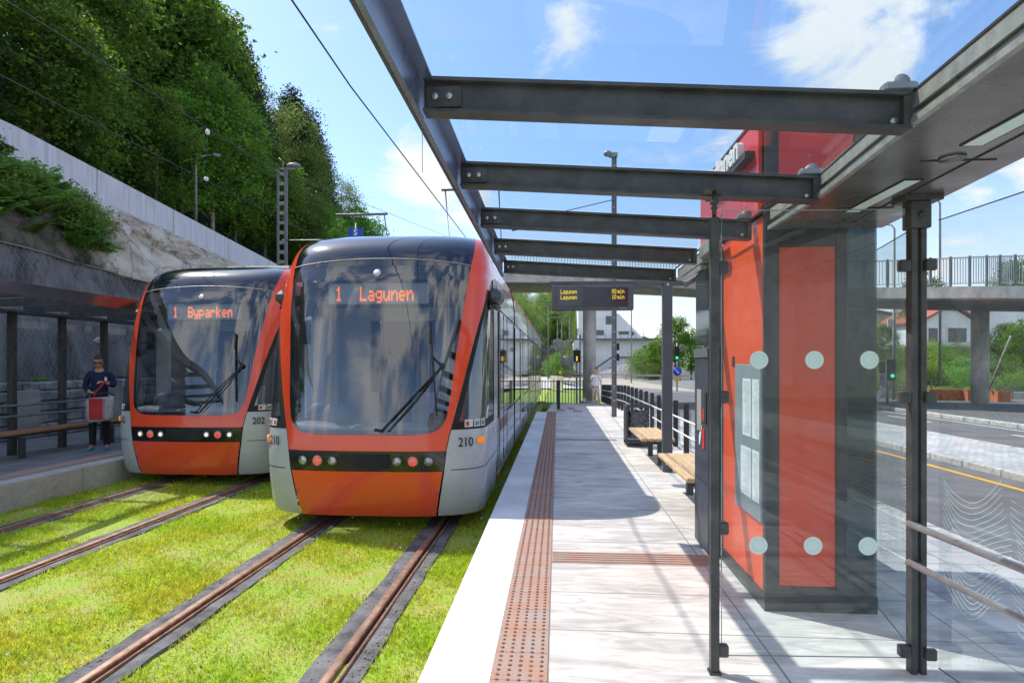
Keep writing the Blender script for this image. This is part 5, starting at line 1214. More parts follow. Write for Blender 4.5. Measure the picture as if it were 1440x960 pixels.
for (px,d1,d2,z) in smooth([r_ for r_ in rows_t if r_[0] <= 1100 and r_[0] >= 700], 30):
    a = bp3(px,d1+.06,z+.44)
    if prev is not None: rl.bar(prev+Vector((0,0,1.1)), a+Vector((0,0,1.1)), .05, .05)
    rl.bar(a, a+Vector((0,0,1.08)), .02, .03); prev = a
rl.build('railing', M['galv'], t)
m = MB(); c = bp3(1340,24.5,3.9); m.tube([c, bp3(1368,26.5,3.55)], .05, 6); m.build('drain_pipe', M['galvd'], t)

# ================================================================== CENTRE BACKGROUND
def G(px, py, z=SZ): return gr(px, py, z)
# wooded hill behind the road
rows = []
for i in range(30):
    r_ = []
    for j in range(40):
        px = 640+j*9; d = 95+i*5; v = at(px,512,d); h = max(0, (i/29))*float(np.interp(px,[640,740,800,850,900,960],[24,22,17,10,3,0]))
        r_.append((v.x,v.y,SZ+.02*0+h+nz(v.x,v.y,0,.05,1.2)*min(1,i/4)))
    rows.append(r_)
struct('wooded_hill', MB().grid(rows), M['hill'])
random.seed(77); gc = 'trees on the hill beyond the road'
for i in range(34):
    px = random.uniform(715,850); d = random.uniform(104,190); v = at(px,512,d); f = (d-95)/145; h = f*float(np.interp(px,[640,740,800,850],[24,22,17,10]))
    tree(random.choice(['b1','b2','m3','m1']), v.x, v.y, h-.5, random.uniform(.9,1.3), 'green tree on the wooded hill beyond the curving road', group=gc)
for (px,py,d,sx_,sz_) in ((757,508,96,7,4.5),(792,505,104,5,6)):
    v = at(px,py,d); m = MB(); rows = []
    for k in range(12):
        f = k/11; rows.append([(v.x-sx_*(1-f*.7)*math.cos(a)+nz(a,k,px,.9,1.0), v.y-2*math.sin(a)*(1-f*.5), SZ+sz_*f+nz(a*2,k,3,.7,.5)) for a in np.linspace(0,math.pi,26)])
    m.grid(rows, False); tag(m.build('rock_cutting', M['shot'] if px > 780 else M['rock']), 'grey rock cutting beside the road at the end of the trams' if px < 780 else 'brown and grey boulder slope below the far trees', 'rock')
for i,(px,py,d,k,s) in enumerate(((786,508,90,'s3',1.2),(806,500,98,'s4',1.3),(770,497,105,'s4',1.2),(815,497,98,'s3',1.2))):
    v = at(px,py,d); tree(k, v.x, v.y, SZ+(0 if i==0 else 1.2), s, ['round green bush beside the far road sign','yellow-green bush above the boulder slope','sunlit shrubs on top of the rock cutting','green bush left of the bridge column'][i], cat='bush')
def building(label, name, cx, y, w, dp_, h, hr, wins, roofm='greyroof', wm='wall_white', rz=0, base=SZ, side=None):
    t = thing(name, label, 'building', (cx,y,base)); m = MB()
    x0,x1 = cx-w/2, cx+w/2
    m.prism([(x0,y,base),(x1,y,base),(x1,y,base+h),(cx,y,base+h+hr),(x0,y,base+h)] if hr else [(x0,y,base),(x1,y,base),(x1,y,base+h),(x0,y,base+h)], (0,dp_,0)); wl_ = m.build('wall', M[wm], t)
    if hr:
        m = MB(); e = .35
        for s in (-1,1):
            xa = cx+s*(w/2+e); za = base+h-e*hr/(w/2)
            m.prism([(cx,y-e,base+h+hr+.03),(xa,y-e,za+.03),(xa,y-e,za+.2),(cx,y-e,base+h+hr+.22)], (0,dp_+2*e,0))
        m.build('roof', M[roofm], t)
    else:
        m = MB(); m.box((x0-.25,y-.25,base+h+.003),(x1+.25,y+dp_+.25,base+h+.3)); m.build('roof', M[roofm], t)
    for (wx,wz,ww,wh) in wins:
        m = MB(); m.box((cx+wx-ww/2-.1,y-.05,base+wz-.1),(cx+wx+ww/2+.1,y-.003,base+wz+wh+.1)); f_ = m.build('window', M['white'], t)
        m = MB(); m.box((cx+wx-ww/2,y-.07,base+wz),(cx+wx+ww/2,y-.052,base+wz+wh)); m.build('pane', M['winglass'], f_)
    return t
v = at(868,512,95)
wb = building('white rendered industrial building with stepped blocks behind the mast and road', 'white_building', v.x, v.y, 13.5, 14, 5.6, 0, [(3.4,2.4,.9,.9),(4.2,4.3,.5,.5),(-3.9,3.9,.6,.6)])
m = MB(); x0 = v.x-5.9; yb2 = v.y+2; m.prism([(x0,yb2,SZ+5.9),(x0+8.2,yb2,SZ+5.9),(x0+10.2,yb2,SZ+5.9),(x0+6.4,yb2,SZ+9.8),(x0+3.6,yb2,SZ+11.2),(x0,yb2,SZ+11.2)], (0,10,0)); m.build('upper_wall', M['wall_white'], wb)
for (dx,z,w_,h_) in ((1.0,8.4,1.5,1.5),(4.3,8.2,.9,1.3),(6.3,6.6,1.6,.5),(2.8,6.5,1.2,.8),(8.2,6.5,.5,.5)):
    m = MB(); m.box((x0+dx,yb2-.06,SZ+z),(x0+dx+w_,yb2-.004,SZ+z+h_)); m.build('window', M['winglass'], wb)
for q_ in range(9): m = MB(); m.box((x0+.5+q_*1.15,v.y-1.1,SZ+5.76),(x0+.56+q_*1.15,v.y-1.04,SZ+6.7)); m.build('rail_post', M['galvd'], wb)
m = MB(); m.box((x0-.8,v.y-1.2,SZ+5.6),(x0+11.5,v.y-.26,SZ+5.75)); m.box((x0+6.0,v.y-.3,SZ+2.9),(x0+10.5,v.y-.01,SZ+3.1)); m.build('ledge', M['greyroof'], wb)
m = MB(); m.box((v.x+4.6,v.y-.09,SZ),(v.x+6.3,v.y-.01,SZ+4.2)); m.build('garage_door', M['ink'], wb)
m = MB(); m.prism([(x0+1,v.y-1.6,SZ+.4),(x0+5.2,v.y-1.6,SZ+3.3),(x0+5.2,v.y-1.6,SZ+3.0),(x0+1.3,v.y-1.6,SZ+.3)], (0,.25,0)); m.build('outdoor_stair', M['galvd'], wb)
v = at(905,512,99); building('low dark-roofed annexe right of the white industrial building', 'annexe', v.x, v.y, 6, 8, 5.0, 1.2, [(-1,2.6,1,1)], 'greyroof','wall_white')
# gravel bank and trees right
v = at(918,512,84); m = MB(); rows = []
for k in range(8):
    f = k/7; rows.append([(v.x-8+16*u, v.y-1+5*f, SZ+2.4*math.sin(f*1.5)*math.sin(math.pi*min(1,max(0,u*.95+.03)))+nz(u*9,f*4,0,1,.15)) for u in np.linspace(0,1,24)])
struct('gravel_bank', MB().grid(rows), mat('grey_gravel',(.23,.22,.23),.95,var=.3,vs=4,bump=1,bs=9))
for (px,d,k,s,sz,lb) in ((925,80,'m2',.62,1.0,'round green tree left in the clump beyond the road'),(950,77,'m1',.78,1.05,'tall round green tree behind the traffic light with the green lamp'),(972,78,'m2',.74,1.0,'dark green tree right in the clump beyond the road, beside the machine'),(908,82,'s3',1.3,1.2,'yellow-green bush left of the round trees beyond the road'),(918,74,'s2',1.0,1.2,'small bright bush in front of the round trees')):
    v = at(px,512,d); tree(k, v.x, v.y, SZ-.2, s, lb, sz=sz)
for i in range(6):
    v = at(985+i*26,512,82+random.uniform(-3,3)); tree(random.choice(['m1','m2']), v.x, v.y, SZ-.4, random.uniform(.55,.75), 'green tree in the row beyond the road behind the orange tower', group='trees behind the tower')
# guard rails
def guard(pts, label):
    m = MB()
    for i in range(len(pts)-1):
        a, b_ = Vector(pts[i]), Vector(pts[i+1]); m.bar(a+Vector((0,0,.62)), b_+Vector((0,0,.62)), .06, .22)
        n = max(1,int((b_-a).length/2.2))
        for k in range(n): q = a.lerp(b_,k/n); m.box((q.x-.05,q.y-.05,q.z),(q.x+.05,q.y+.05,q.z+.6))
    tag(m.build('guard_rail', M['galv']), label, 'guard rail')
def P3(px,d): w = at(px,512,d); return (w.x,w.y,SZ)
guard([P3(770,110),P3(790,92),P3(830,82),P3(880,74),P3(985,66)], 'galvanised guard rail along the far side of the curving road')
m = MB(); a_ = [P3(774,47),P3(783,45),P3(792,44)]
for k in range(2): m.prism([a_[k],a_[k+1],(a_[k+1][0],a_[k+1][1],.75),(a_[k][0],a_[k][1],.75)], (0,.2,0))
tag(m.build('low_wall', M['conc']), 'short grey end wall at the corner of the lawn beyond the trams', 'wall')
# cars
def car(px, d, m_, label, side=False, rz=0):
    c = at(px,512,d); t = thing('parked_car', label, 'car', (c.x,c.y,SZ), rz); loc = (0,0,0)
    def L_(mb, nm, mm, par=None): o = mb.build(nm, mm); o.parent = par or t; return o
    m = MB(); pr = [(-2.1,.35),(-2.15,.8),(-1.9,.95),(-1.2,1.0),(-.6,1.45),(.9,1.48),(1.6,1.05),(2.1,.9),(2.15,.4)]
    m.prism([(x,-.85,z) for x,z in pr], (0,1.7,0)); b_ = L_(m,'body',M[m_])
    m = MB(); m.prism([(x,-.86,z) for x,z in ((-1.05,1.02),(-.55,1.38),(.85,1.40),(1.4,1.05))], (0,1.72,0)); m.box((-2.0+.85,-.7,1.0),(-.8,.7,1.05)); L_(m,'windows',M['winglass'],b_)
    for x in (-1.3,1.35):
        for y_ in (-.86,.7): m = MB(); m.cyl((x,y_,.32),.32,.16,14,'y'); w_ = L_(m,'wheel',M['rubber'])
    return t
car(766,104,'card','dark car driving round the far bend beyond the last tram section', rz=R(70)); car(801,93,'carw','silver car on the far road left of the yellow road sign', rz=R(160)); car(866,92,'card','dark car parked beside the white building behind the mast', rz=R(70)); car(880,92,'carw','white car parked by the white building right of the mast', rz=R(75))
# signs and signals
def signal(px, py_base, d, h, label, heads, z0=None, nm='traffic_light', r=.05):
    v = at(px,512,d); zb = SZ if z0 is None else z0; t = thing(nm, label, 'traffic light', (v.x,v.y,zb)); m = MB(); m.tube([(v.x,v.y,zb),(v.x,v.y,zb+h)], r, 10); m.build('pole', M['galv'], t)
    for (dx,z,w_,h_,lamps) in heads:
        m = MB(); m.box((v.x+dx-w_/2,v.y-.26,z-h_/2),(v.x+dx+w_/2,v.y-.06,z+h_/2),.03); hd = m.build('signal_head', M['rubber'], t)
        for (lz_, mm, rr) in lamps:
            m = MB(); m.tube([(v.x+dx,v.y-.262,z+lz_),(v.x+dx,v.y-.275,z+lz_)], rr, 16); m.build('lamp', M[mm], hd)
    return t, v
t, v = signal(811,0,29.5,3.6,'slim tram signal with a lit amber bar in front of the bridge column',[(0,1.98,.34,.56,[])],-.3)
m = MB(); m.box((v.x-.03,v.y-.275,1.76),(v.x+.03,v.y-.262,1.98)); m.build('bar_lamp', emis('amber_bar',(1,.55,.05),1.4), t)
m = MB(); m.box((v.x-.2,v.y-.29,1.68),(v.x-.165,v.y-.05,2.28)); m.box((v.x+.165,v.y-.29,1.68),(v.x+.2,v.y-.05,2.28)); m.box((v.x-.165,v.y-.29,2.26),(v.x+.165,v.y-.05,2.29)); m.build('signal_frame', M['galv'], t)
m = MB(); m.box((v.x-.1,v.y-.1,2.35),(v.x+.12,v.y+.05,2.75),.02); m.box((v.x+.02,v.y-.1,3.0),(v.x+.25,v.y+.02,3.32),.02); m.build('control_box', M['white'], t)
m = MB(); m.tube([(v.x+.16,v.y,-.3),(v.x+.16,v.y,3.0)], .045, 8); m.build('second_pole', M['galv'], t)
t, v = signal(866,0,48,4.2,'dark traffic light seen edge-on right of the perforated mast',[(.0,2.95,.5,.55,[]),(.0,2.15,.5,.55,[])])
t, v = signal(952,0,43,3.4,'traffic light showing green above a round blue arrow sign',[(-.05,2.35,.34,1.0,[(-.3,'green',.10)])])
m = MB(); m.tube([(v.x,v.y-.08,1.1),(v.x,v.y-.10,1.1)], .30, 24); b_ = m.build('round_sign', M['blue'], t); m = MB(); m.bar((v.x-.14,v.y-.112,1.22),(v.x+.14,v.y-.112,.98),.01,.05); m.bar((v.x+.14,v.y-.112,.98),(v.x+.0,v.y-.112,.99),.01,.04); m.build('arrow', M['white'], b_)
m = MB(); m.box((v.x-.16,v.y-.1,.42),(v.x+.12,v.y-.06,.75),.03); m.build('yellow_plate', M['yellow'], t)
v = at(940,512,40); t = thing('chevron_marker', 'orange and yellow striped road marker beside the display post', 'road sign', (v.x,v.y,SZ)); m = MB(); m.box((v.x-.22,v.y,.1),(v.x+.18,v.y+.05,1.0),.02); b_ = m.build('panel', M['yellow'], t); m = MB()
for k in range(3): m.prism([(v.x-.2,v.y-.004,.18+k*.27),(v.x+.16,v.y-.004,.30+k*.27),(v.x+.16,v.y-.004,.42+k*.27),(v.x-.2,v.y-.004,.30+k*.27)], (0,-.003,0))
m.build('stripes', M['label_red'], b_); m = MB(); m.tube([(v.x,v.y+.1,SZ),(v.x,v.y+.1,1.0)], .03, 6); m.box((v.x-.1,v.y+.08,1.0),(v.x+.22,v.y+.1,1.35)); m.build('pole', M['galv'], t)
v = at(797,512,88); t = thing('road_sign', 'round backed grey road sign in front of the far bend', 'road sign', (v.x,v.y,SZ)); m = MB(); m.tube([(v.x,v.y-.02,1.9),(v.x,v.y+.02,1.9)], .95, 24); m.build('disc', M['galvd'], t); m = MB(); m.tube([(v.x,v.y+.1,SZ),(v.x,v.y+.1,2.6)],.05,6); m.build('pole', M['galv'], t)
v = at(788,508,86); t = MB().box((v.x-.2,v.y,SZ+.5),(v.x+.2,v.y+.05,SZ+1.0),.03).build('warning_plate', M['yellow']); tag(t, 'small yellow warning plate at the foot of the bush by the far road', 'road sign')
for (px,d,top_,lb) in ((771,75,425,'thin lamp post nearest the tram roof in front of the far wood'),(784,90,447,'thin dark pole left of the tram signal before the far wood'),(790,88,447,'thin brown pole close to the dark pole before the far wood'),(801,80,440,'thin pole right of the far road sign')):
    v = at(px,512,d); z1 = at(px,top_,d).z; t = thing('street_lamp', lb, 'street lamp', (v.x,v.y,SZ)); m = MB(); m.tube([(v.x,v.y,SZ),(v.x,v.y,z1)], .10, 6); m.build('pole', M['galvd'], t); m = MB(); m.box((v.x-1.6,v.y-.1,z1),(v.x+.1,v.y+.1,z1+.14),.03); m.build('lamp_head', M['galvd'], t)
v = at(888,512,62); z1 = at(888,420,62).z; lamp_post(v.x,v.y,SZ,z1,'slim grey lamp post in front of the white building right of the mast', .07, (-.6,0), .3)

# ================================================================== RIGHT BACKGROUND
for (px,y0,y1,d,ax,lb) in ((1258,316,575,36,-1.0,'grey lamp post with a short arm seen left of the thick shelter post'),(1277,297,578,40,-1.0,'grey lamp post close to the thick shelter post'),(1322,280,555,34,-.9,'grey lamp post rising above the footbridge right of the thick shelter post')):
    v = at(px,512,d); lamp_post(v.x,v.y,SZ,at(px,y0,d).z,lb, .075, (ax,0), .45)
t, v = signal(1248,0,27.6,2.5,'traffic light showing green seen through the narrow glass by the kiosk',[(.08,1.35,.3,.95,[(-.26,'green',.085)])])
m = MB(); m.box((v.x-.35,v.y-.02,1.2),(v.x-.1,v.y+.1,1.7),.03); m.build('side_head', M['rubber'], t)
v = at(1257,512,31); t = thing('pedestrian_sign', 'small lit square sign box high on a pole beneath the footbridge', 'sign', (v.x,v.y,SZ)); m = MB(); m.tube([(v.x,v.y,SZ),(v.x,v.y,4.3)],.07,8); m.build('pole', M['galvd'], t); m = MB(); m.box((v.x-.35,v.y-.12,3.5),(v.x-.05,v.y-.05,3.85)); m.build('sign_box', M['white'], t)
v = at(1310,512,29); t = MB(); t.tube([(v.x,v.y,SZ),(v.x,v.y,.85),(v.x+.1,v.y,.95),(v.x+.2,v.y,.85),(v.x+.2,v.y,.5)], .03, 8); tag(t.build('bent_pole', M['galv']), 'small hooked steel pole right of the thick shelter post in front of the planters', 'pole')
# planters
for i,(px0,px1,d) in enumerate(((1307,1352,30.5),(1361,1403,30.0),(1403,1421,29.0))):
    a, b_ = at(px0,512,d), at(px1,512,d); t = thing('planter', ['long rust-coloured planter left of the bridge column','rust-coloured planter right behind the bridge column','small rust-coloured planter at the right end of the row'][i], 'planter', (a.x,a.y,SZ)); z0, z1 = -.19, .35
    m = MB(); m.box((a.x,a.y,z0),(b_.x,a.y+.9,z1-.03)); m.box((a.x-.02,a.y-.02,z1-.03),(b_.x+.02,a.y+.92,z1),.0); m.build('trough', M['corten'], t)
    P = np.array([(random.uniform(a.x+.1,b_.x-.1), random.uniform(a.y+.1,a.y+.8), z1+random.uniform(-.05,.14)) for _ in range(int(400*(b_.x-a.x)))]); me = leafmesh('plants', P-np.array(org(t)), .07, M['leafE'], seed=i); o = bpy.data.objects.new('plants', me); col.objects.link(o); o.parent = t
# slope with vegetation and houses
rows = []
for i in range(16):
    f = i/15; rows.append([(lambda w: (w.x,w.y,SZ+f*5.0+nz(w.x,w.y,0,.15,.6)*min(1,f*4)))(at(px,512,34+f*40)) for px in np.linspace(1130,2100,50)])
struct('garden_slope', MB().grid(rows), M['hill'])
def slz(d): return SZ+(d-34)/40*5.0
random.seed(5)
gr_ = 'bushes on the garden slope beyond the footbridge'
for i in range(64):
    px = random.uniform(1165,1560); d = random.uniform(34,52); v = at(px,512,d); k = random.choice(['s3','s4','s3','s2'])
    if 1228 < px < 1300 and d < 40: k = 's4'
    tree(k, v.x, v.y, slz(d)-.4, random.uniform(.5,.8)*(1.0 if k!='s2' else 1.4), {'s3':'bright green bushy shrub on the garden slope beneath the footbridge','s4':'pale olive shrub on the garden slope beneath the footbridge','s2':'small leafy shrub on the garden slope beneath the footbridge'}[k], group=gr_, cat='bush')
for (px,d,k,s,lb) in ((1334,40,'s3',.5,'slim dark cypress-like shrub in front of the white house'),(1433,70,'m1',1.0,'tree crown rising above the footbridge railing at the right edge'),(1300,60,'m2',.9,'green tree left of the white house with red roof'),(1240,46,'m2',.45,'yellow-green tree behind the green traffic light'),(1440,40,'m2',.5,'tall light green tree right of the bridge column'),(1415,42,'m1',.42,'young tree right of the bridge column before the white gable')):
    v = at(px,512,d); tree(k, v.x, v.y, slz(min(d,74))-.4, s, lb, sz=1.6 if px==1334 else 1)
v = at(1336,512,56); b_ = building('white house with red tiled roof between the thick shelter post and the bridge column', 'white_house', v.x, v.y, 4.6, 8, 3.6, 1.3, [(-1.5,1.6,.8,1.3),(.6,1.6,1.6,1.3)], 'redroof', 'white', base=2.0)
v = at(1408,512,62); building('large white gabled house right of the bridge column', 'white_house', v.x+1.5, v.y, 11, 10, 3.4, 3.2, [(-3,1.6,.9,1.1),(1,1.6,1.2,1.1)], 'greyroof', 'wall_white', base=2.0)
v = at(1235,512,66); building('grey flat-roofed house with two windows under the footbridge deck', 'grey_house', v.x-1, v.y, 11, 9, 4.2, 1.2, [(-1.6,2.4,1,1.2),(.8,2.4,1.2,1.2),(3.4,2.4,1,1.2)], 'greyroof', 'conc', base=2.0)
a, b_ = at(1391,548,29.4), at(1422,472,29.0); m = MB(); m.tube([a,b_],.055,8); tag(m.build('leaning_pole', M['birchbark']), 'bare pale pole leaning to the right in front of the bushes by the bridge column', 'pole')
# low wall and hedge along the far footway
m = MB(); p0, p1 = at(1160,512,33), at(1650,512,31.5); m.bar((p0.x,p0.y,-.02),(p1.x,p1.y,-.02), .3, .34); tag(m.build('low_wall', M['conc']), 'low concrete wall at the foot of the garden slope behind the planters', 'wall')
m = MB()
for z in (.25,.42): m.tube([(p0.x,p0.y-.4,z),(p1.x,p1.y-.4,z)], .03, 6)
for k in range(16): q = Vector((p0.x,p0.y-.4,0)).lerp(Vector((p1.x,p1.y-.4,0)),k/15); m.box((q.x-.03,q.y-.03,SZ+.1),(q.x+.03,q.y+.03,.44))
tag(m.build('pipe_railing', M['galvd']), 'low grey pipe railing along the far footway behind the traffic light', 'railing')
building('grey building with rows of windows far behind the viewpoint', 'office_building', 13, -34, 22, 8, 9.5, 0, [(-8+i*3.2, 1.2+k*3.0, 1.9, 1.5) for i in range(6) for k in range(3)], 'greyroof', 'conc')
# environment behind the camera (seen only in reflections)
for i,(x,y,s,k) in enumerate(((-26,-6,1.2,'m1'),(-30,-14,1.3,'m3'))):
    tree(k, x, y, 0 if x > -15 else 3, s, 'broadleaved tree standing behind the viewpoint, reflected in the tram windscreens', group='trees behind the viewpoint')
# ================================================================== GRASS BLADES
def blades(n, x0, x1, y0, y1, h0, h1, w, seed, zf, excl=(), pw=1.0):
    rg = np.random.RandomState(seed); x = rg.uniform(x0,x1,n); y = y0+(y1-y0)*rg.uniform(0,1,n)**pw
    keep = np.ones(n,bool)
    for (a,b) in excl: keep &= ~((x>a)&(x<b))
    x, y = x[keep], y[keep]; n = len(x)
    pn = np.sin(x*2.3+y*1.1)*np.sin(y*2.9-x*.7)+.6*np.sin(x*7.1+y*3.3)*np.sin(y*6.3)
    keep = (rg.uniform(0,1,n) < .74+.42*pn); x,y,pn = x[keep],y[keep],pn[keep]; n = len(x)
    a = rg.uniform(0,2*np.pi,n); h = rg.uniform(h0,h1,n)*(1+.35*pn)*(1+.9*(rg.uniform(0,1,n)>.985)); ln = rg.normal(0,.5,(n,2))*h[:,None]
    ww = w*rg.uniform(.7,1.4,n); v = np.empty((n,3,3),dtype=np.float32)
    dx, dy = np.cos(a)*ww/2, np.sin(a)*ww/2
    v[:,0] = np.c_[x-dx,y-dy,np.full(n,zf)]; v[:,1] = np.c_[x+dx,y+dy,np.full(n,zf)]; v[:,2] = np.c_[x+ln[:,0],y+ln[:,1],zf+h]
    return v.reshape(-1,3), n
EX = [(x_-.185,x_+.21) for x_ in (-1.42,-2.90,-5.02,-6.52)]
parts_ = [blades(260000,-7.3,-.72,2.0,8.5,.018,.060,.0085,1,GZ-.005,EX,1.25), blades(110000,-7.3,-.72,8.5,16,.025,.055,.013,2,GZ-.005,EX)]
V = np.vstack([p[0] for p in parts_]); n = len(V)//3
me = bpy.data.meshes.new('grass_blades'); me.vertices.add(len(V)); me.vertices.foreach_set('co', V.ravel()); me.loops.add(len(V)); me.loops.foreach_set('vertex_index', np.arange(len(V),dtype=np.int32))
me.polygons.add(n); me.polygons.foreach_set('loop_start', np.arange(0,3*n,3,dtype=np.int32)); me.polygons.foreach_set('loop_total', np.full(n,3,dtype=np.int32)); me.materials.append(M['grassb']); me.update()
o = bpy.data.objects.new('grass_blades', me); col.objects.link(o); tag(o, 'short yellow-green grass growing between the tram rails', 'grass', None, 'stuff')
# clover flowers and litter bits
random.seed(9); m = MB()
for i in range(130):
    x, y = random.uniform(-7,-.8), random.uniform(2.6,9)
    if any(a < x < b for a,b in EX): continue
    m.ball((x,y,GZ+.05),random.uniform(.006,.012),6,4)
tag(m.build('clover_flowers', M['white']), 'tiny white flowers and specks scattered in the track grass', 'flowers', None, 'stuff')
m = MB()
for i in range(420):
    x0 = random.choice((-1.56,-1.24,-1.27,-3.05)); x = x0+random.gauss(0,.045); y = random.uniform(2.2,7)
    r_ = random.uniform(.003,.009); m.ball((x,y,RZ-.018+r_*.4),r_,5,3,(1.3,1,.6))
tag(m.build('gravel_crumbs', mat('gravel_crumbs',(.36,.30,.24),.9,var=.4,vs=60)), 'loose gravel crumbs on the rubber strips beside the rails', 'gravel', None, 'stuff')

# ================================================================== PEOPLE
def P_(root, nm, joints, edges, m, sub=2): return skin(nm, joints, edges, m, root, sub)
def head(root, c, s, yaw_vec=(0,-1), tilt=0., hair=True, skinm='skin', glasses=False, hairm='hair', parent=None):
    """face: skull, jaw, nose, ears, eyes, mouth as one mesh turned by yaw and tilted"""
    mb = MB(); rows = []
    prof = [(-.118,.0,.0,0),(-.112,.032,.030,-.030),(-.095,.048,.050,-.022),(-.07,.057,.066,-.012),(-.04,.065,.078,-.004),(0,.070,.086,0),(.04,.073,.092,.004),(.075,.068,.086,.008),(.10,.052,.066,.010),(.118,.028,.036,.010),(.124,.0,.0,.01)]
    for (z,rx,ry,oy) in prof:
        row = []
        for j in range(25):
            a = 2*math.pi*j/24; x = rx*math.sin(a); y = -ry*math.cos(a)+oy
            f = max(0,math.cos(a))**6
            if -.045 < z < .02: y -= .020*max(0,math.cos(a))**40*(1-abs(z+.03)/.06)      # nose ridge
            if -.005 < z < .05: y += .006*max(0, math.cos((abs((a+math.pi)%(2*math.pi)-math.pi)-.45)*4))**2 # eye sockets
            row.append((x,y,z))
        rows.append(row)
    mb.grid(rows); mb.ball((0,-.098,-.030),.014,8,6,(1,1.1,.9)); mb.ball((.073,.005,-.005),.022,8,6,(.35,.7,1.2)); mb.ball((-.073,.005,-.005),.022,8,6,(.35,.7,1.2))
    ang = math.atan2(yaw_vec[1], yaw_vec[0])+math.pi/2
    T = Matrix.Translation(Vector(c)) @ Matrix.Rotation(ang,4,'Z') @ Matrix.Rotation(tilt,4,'X') @ Matrix.Diagonal((s,s,s,1))
    def fin(mb, nm, m_, par=None):
        o = mb.build(nm, m_); o.data.transform(T); o.parent = par or root; return o
    h = fin(mb, 'face', M[skinm], parent)
    mb = MB()
    for sx in (-1,1):
        if not glasses: mb.ball((sx*.030,-.074,.010),.010,8,6,(1.2,.6,.7))
    mb.ball((0,-.086,-.063),.018,8,5,(1.2,.3,.22))
    fin(mb, 'eyes_and_mouth', mat('lips_and_eyes',(.18,.06,.05),.5), h)
    if glasses:
        mb = MB()
        for sx in (-1,1): mb.ball((sx*.034,-.084,.012),.026,10,6,(1.05,.35,.8)); mb.bar((sx*.062,-.07,.016),(sx*.074,.0,.014),.004,.008)
        mb.bar((-.02,-.092,.016),(.02,-.092,.016),.006,.008); fin(mb, 'sunglasses', M['ink'])
    mb = MB(); rows = []
    for (z,rx,ry,oy) in [(-.05,.066,.070,.030),(-.02,.074,.082,.022),(.02,.0765,.088,.016),(.05,.0785,.096,.008),(.085,.073,.094,.008),(.112,.055,.072,.010),(.128,.028,.038,.010),(.132,0,0,.01)]:
        row = []
        for j in range(25):
            a = 2*math.pi*j/24; fr = max(0,math.cos(a)); y = -ry*math.cos(a)+oy; x = rx*math.sin(a)
            if z < .055 and fr > .15: y = max(y, -.03); x *= .93
            row.append((x+.003*math.sin(j*3+z*60),y+.003*math.cos(j*2+z*80),z))
        rows.append(row)
    mb.grid(rows); fin(mb, 'hair', M[hairm])
    return h, T
def hand(root, wrist, dirv, palmn, m, s=1., curl=.6, parent=None):
    """palm, four unequal fingers and a thumb leaving the side, grown as one skin"""
    w = Vector(wrist); d = Vector(dirv).normalized(); n = Vector(palmn); n = (n-d*n.dot(d)).normalized(); b = d.cross(n)
    J = [(*w,.022*s,.016*s),(*(w+d*.04*s),.030*s,.015*s),(*(w+d*.075*s),.032*s,.013*s)]; E = [(0,1),(1,2)]
    for i,(off,L) in enumerate(((-.030,.062),(-.010,.074),(.010,.070),(.030,.055))):
        k = len(J); base = w+d*.082*s+b*off*s; c = 1
        p1 = base+(d*math.cos(curl*.5)+n*math.sin(curl*.5))*L*.45*s; p2 = p1+(d*math.cos(curl*1.3)+n*math.sin(curl*1.3))*L*.33*s; p3 = p2+(d*math.cos(curl*2)+n*math.sin(curl*2))*L*.25*s
        J += [(*base,.009*s),(*p1,.0085*s),(*p2,.008*s),(*p3,.006*s)]; E += [(2,k),(k,k+1),(k+1,k+2),(k+2,k+3)]
    k = len(J); tb = w+d*.025*s-b*.028*s; t1 = tb+(d*.6-b*.7+n*.3).normalized()*.035*s; t2 = t1+(d*.85-b*.3+n*.4).normalized()*.028*s
    J += [(*tb,.013*s),(*t1,.010*s),(*t2,.008*s)]; E += [(1,k),(k,k+1),(k+1,k+2)]
    return skin('hand', J, E, m, parent or root, 1)
# man with the bag, on the left platform.  local frame: x right in the photo, y away, feet at 0
mp = at(140,512,11.5); mp.z = 0
mn = thing('person', 'man in navy fleece, black trousers and sunglasses standing on the left platform', 'person', mp, R(24))
body = P_(mn, 'body', [(0,0,.95,.125,.10),(0,.0,1.15,.125,.095),(0,.01,1.33,.13,.095),(0,.01,1.44,.07,.06),(0,-.012,1.53,.05),(0,-.03,1.60,.045),
    (-.175,.01,1.39,.040),(-.25,.01,1.17,.036),(-.11,-.22,1.09,.030),
    (.175,.01,1.39,.040),(.268,-.02,1.19,.036),(.17,-.25,1.26,.030),
    (-.10,0,.88,.085),(-.115,-.02,.49,.055),(-.125,.02,.09,.038),(.10,0,.88,.085),(.115,-.03,.49,.055),(.125,.01,.09,.038)],
    [(0,1),(1,2),(2,3),(3,4),(4,5),(3,6),(6,7),(7,8),(3,9),(9,10),(10,11),(0,12),(12,13),(13,14),(0,15),(15,16),(16,17)], M['skin'])
P_(mn, 'fleece', [(0,0,.86,.175,.130),(0,0,.98,.165,.125),(0,.0,1.15,.165,.125),(0,.01,1.32,.185,.130),(0,.01,1.43,.13,.10),(0,.0,1.50,.075,.075),
    (-.19,.01,1.415,.080),(-.25,.01,1.17,.060),(-.135,-.18,1.10,.042),(.19,.01,1.415,.080),(.268,-.02,1.19,.060),(.19,-.20,1.245,.045)],
    [(0,1),(1,2),(2,3),(3,4),(4,5),(4,6),(6,7),(7,8),(4,9),(9,10),(10,11)], M['navy'])
m = MB(); m.tube([(.075,.075,1.46),(0,.09,1.50),(-.075,.075,1.46),(-.085,-.0,1.455)], .030, 8); o = m.build('hood', M['navy']); o.parent = mn
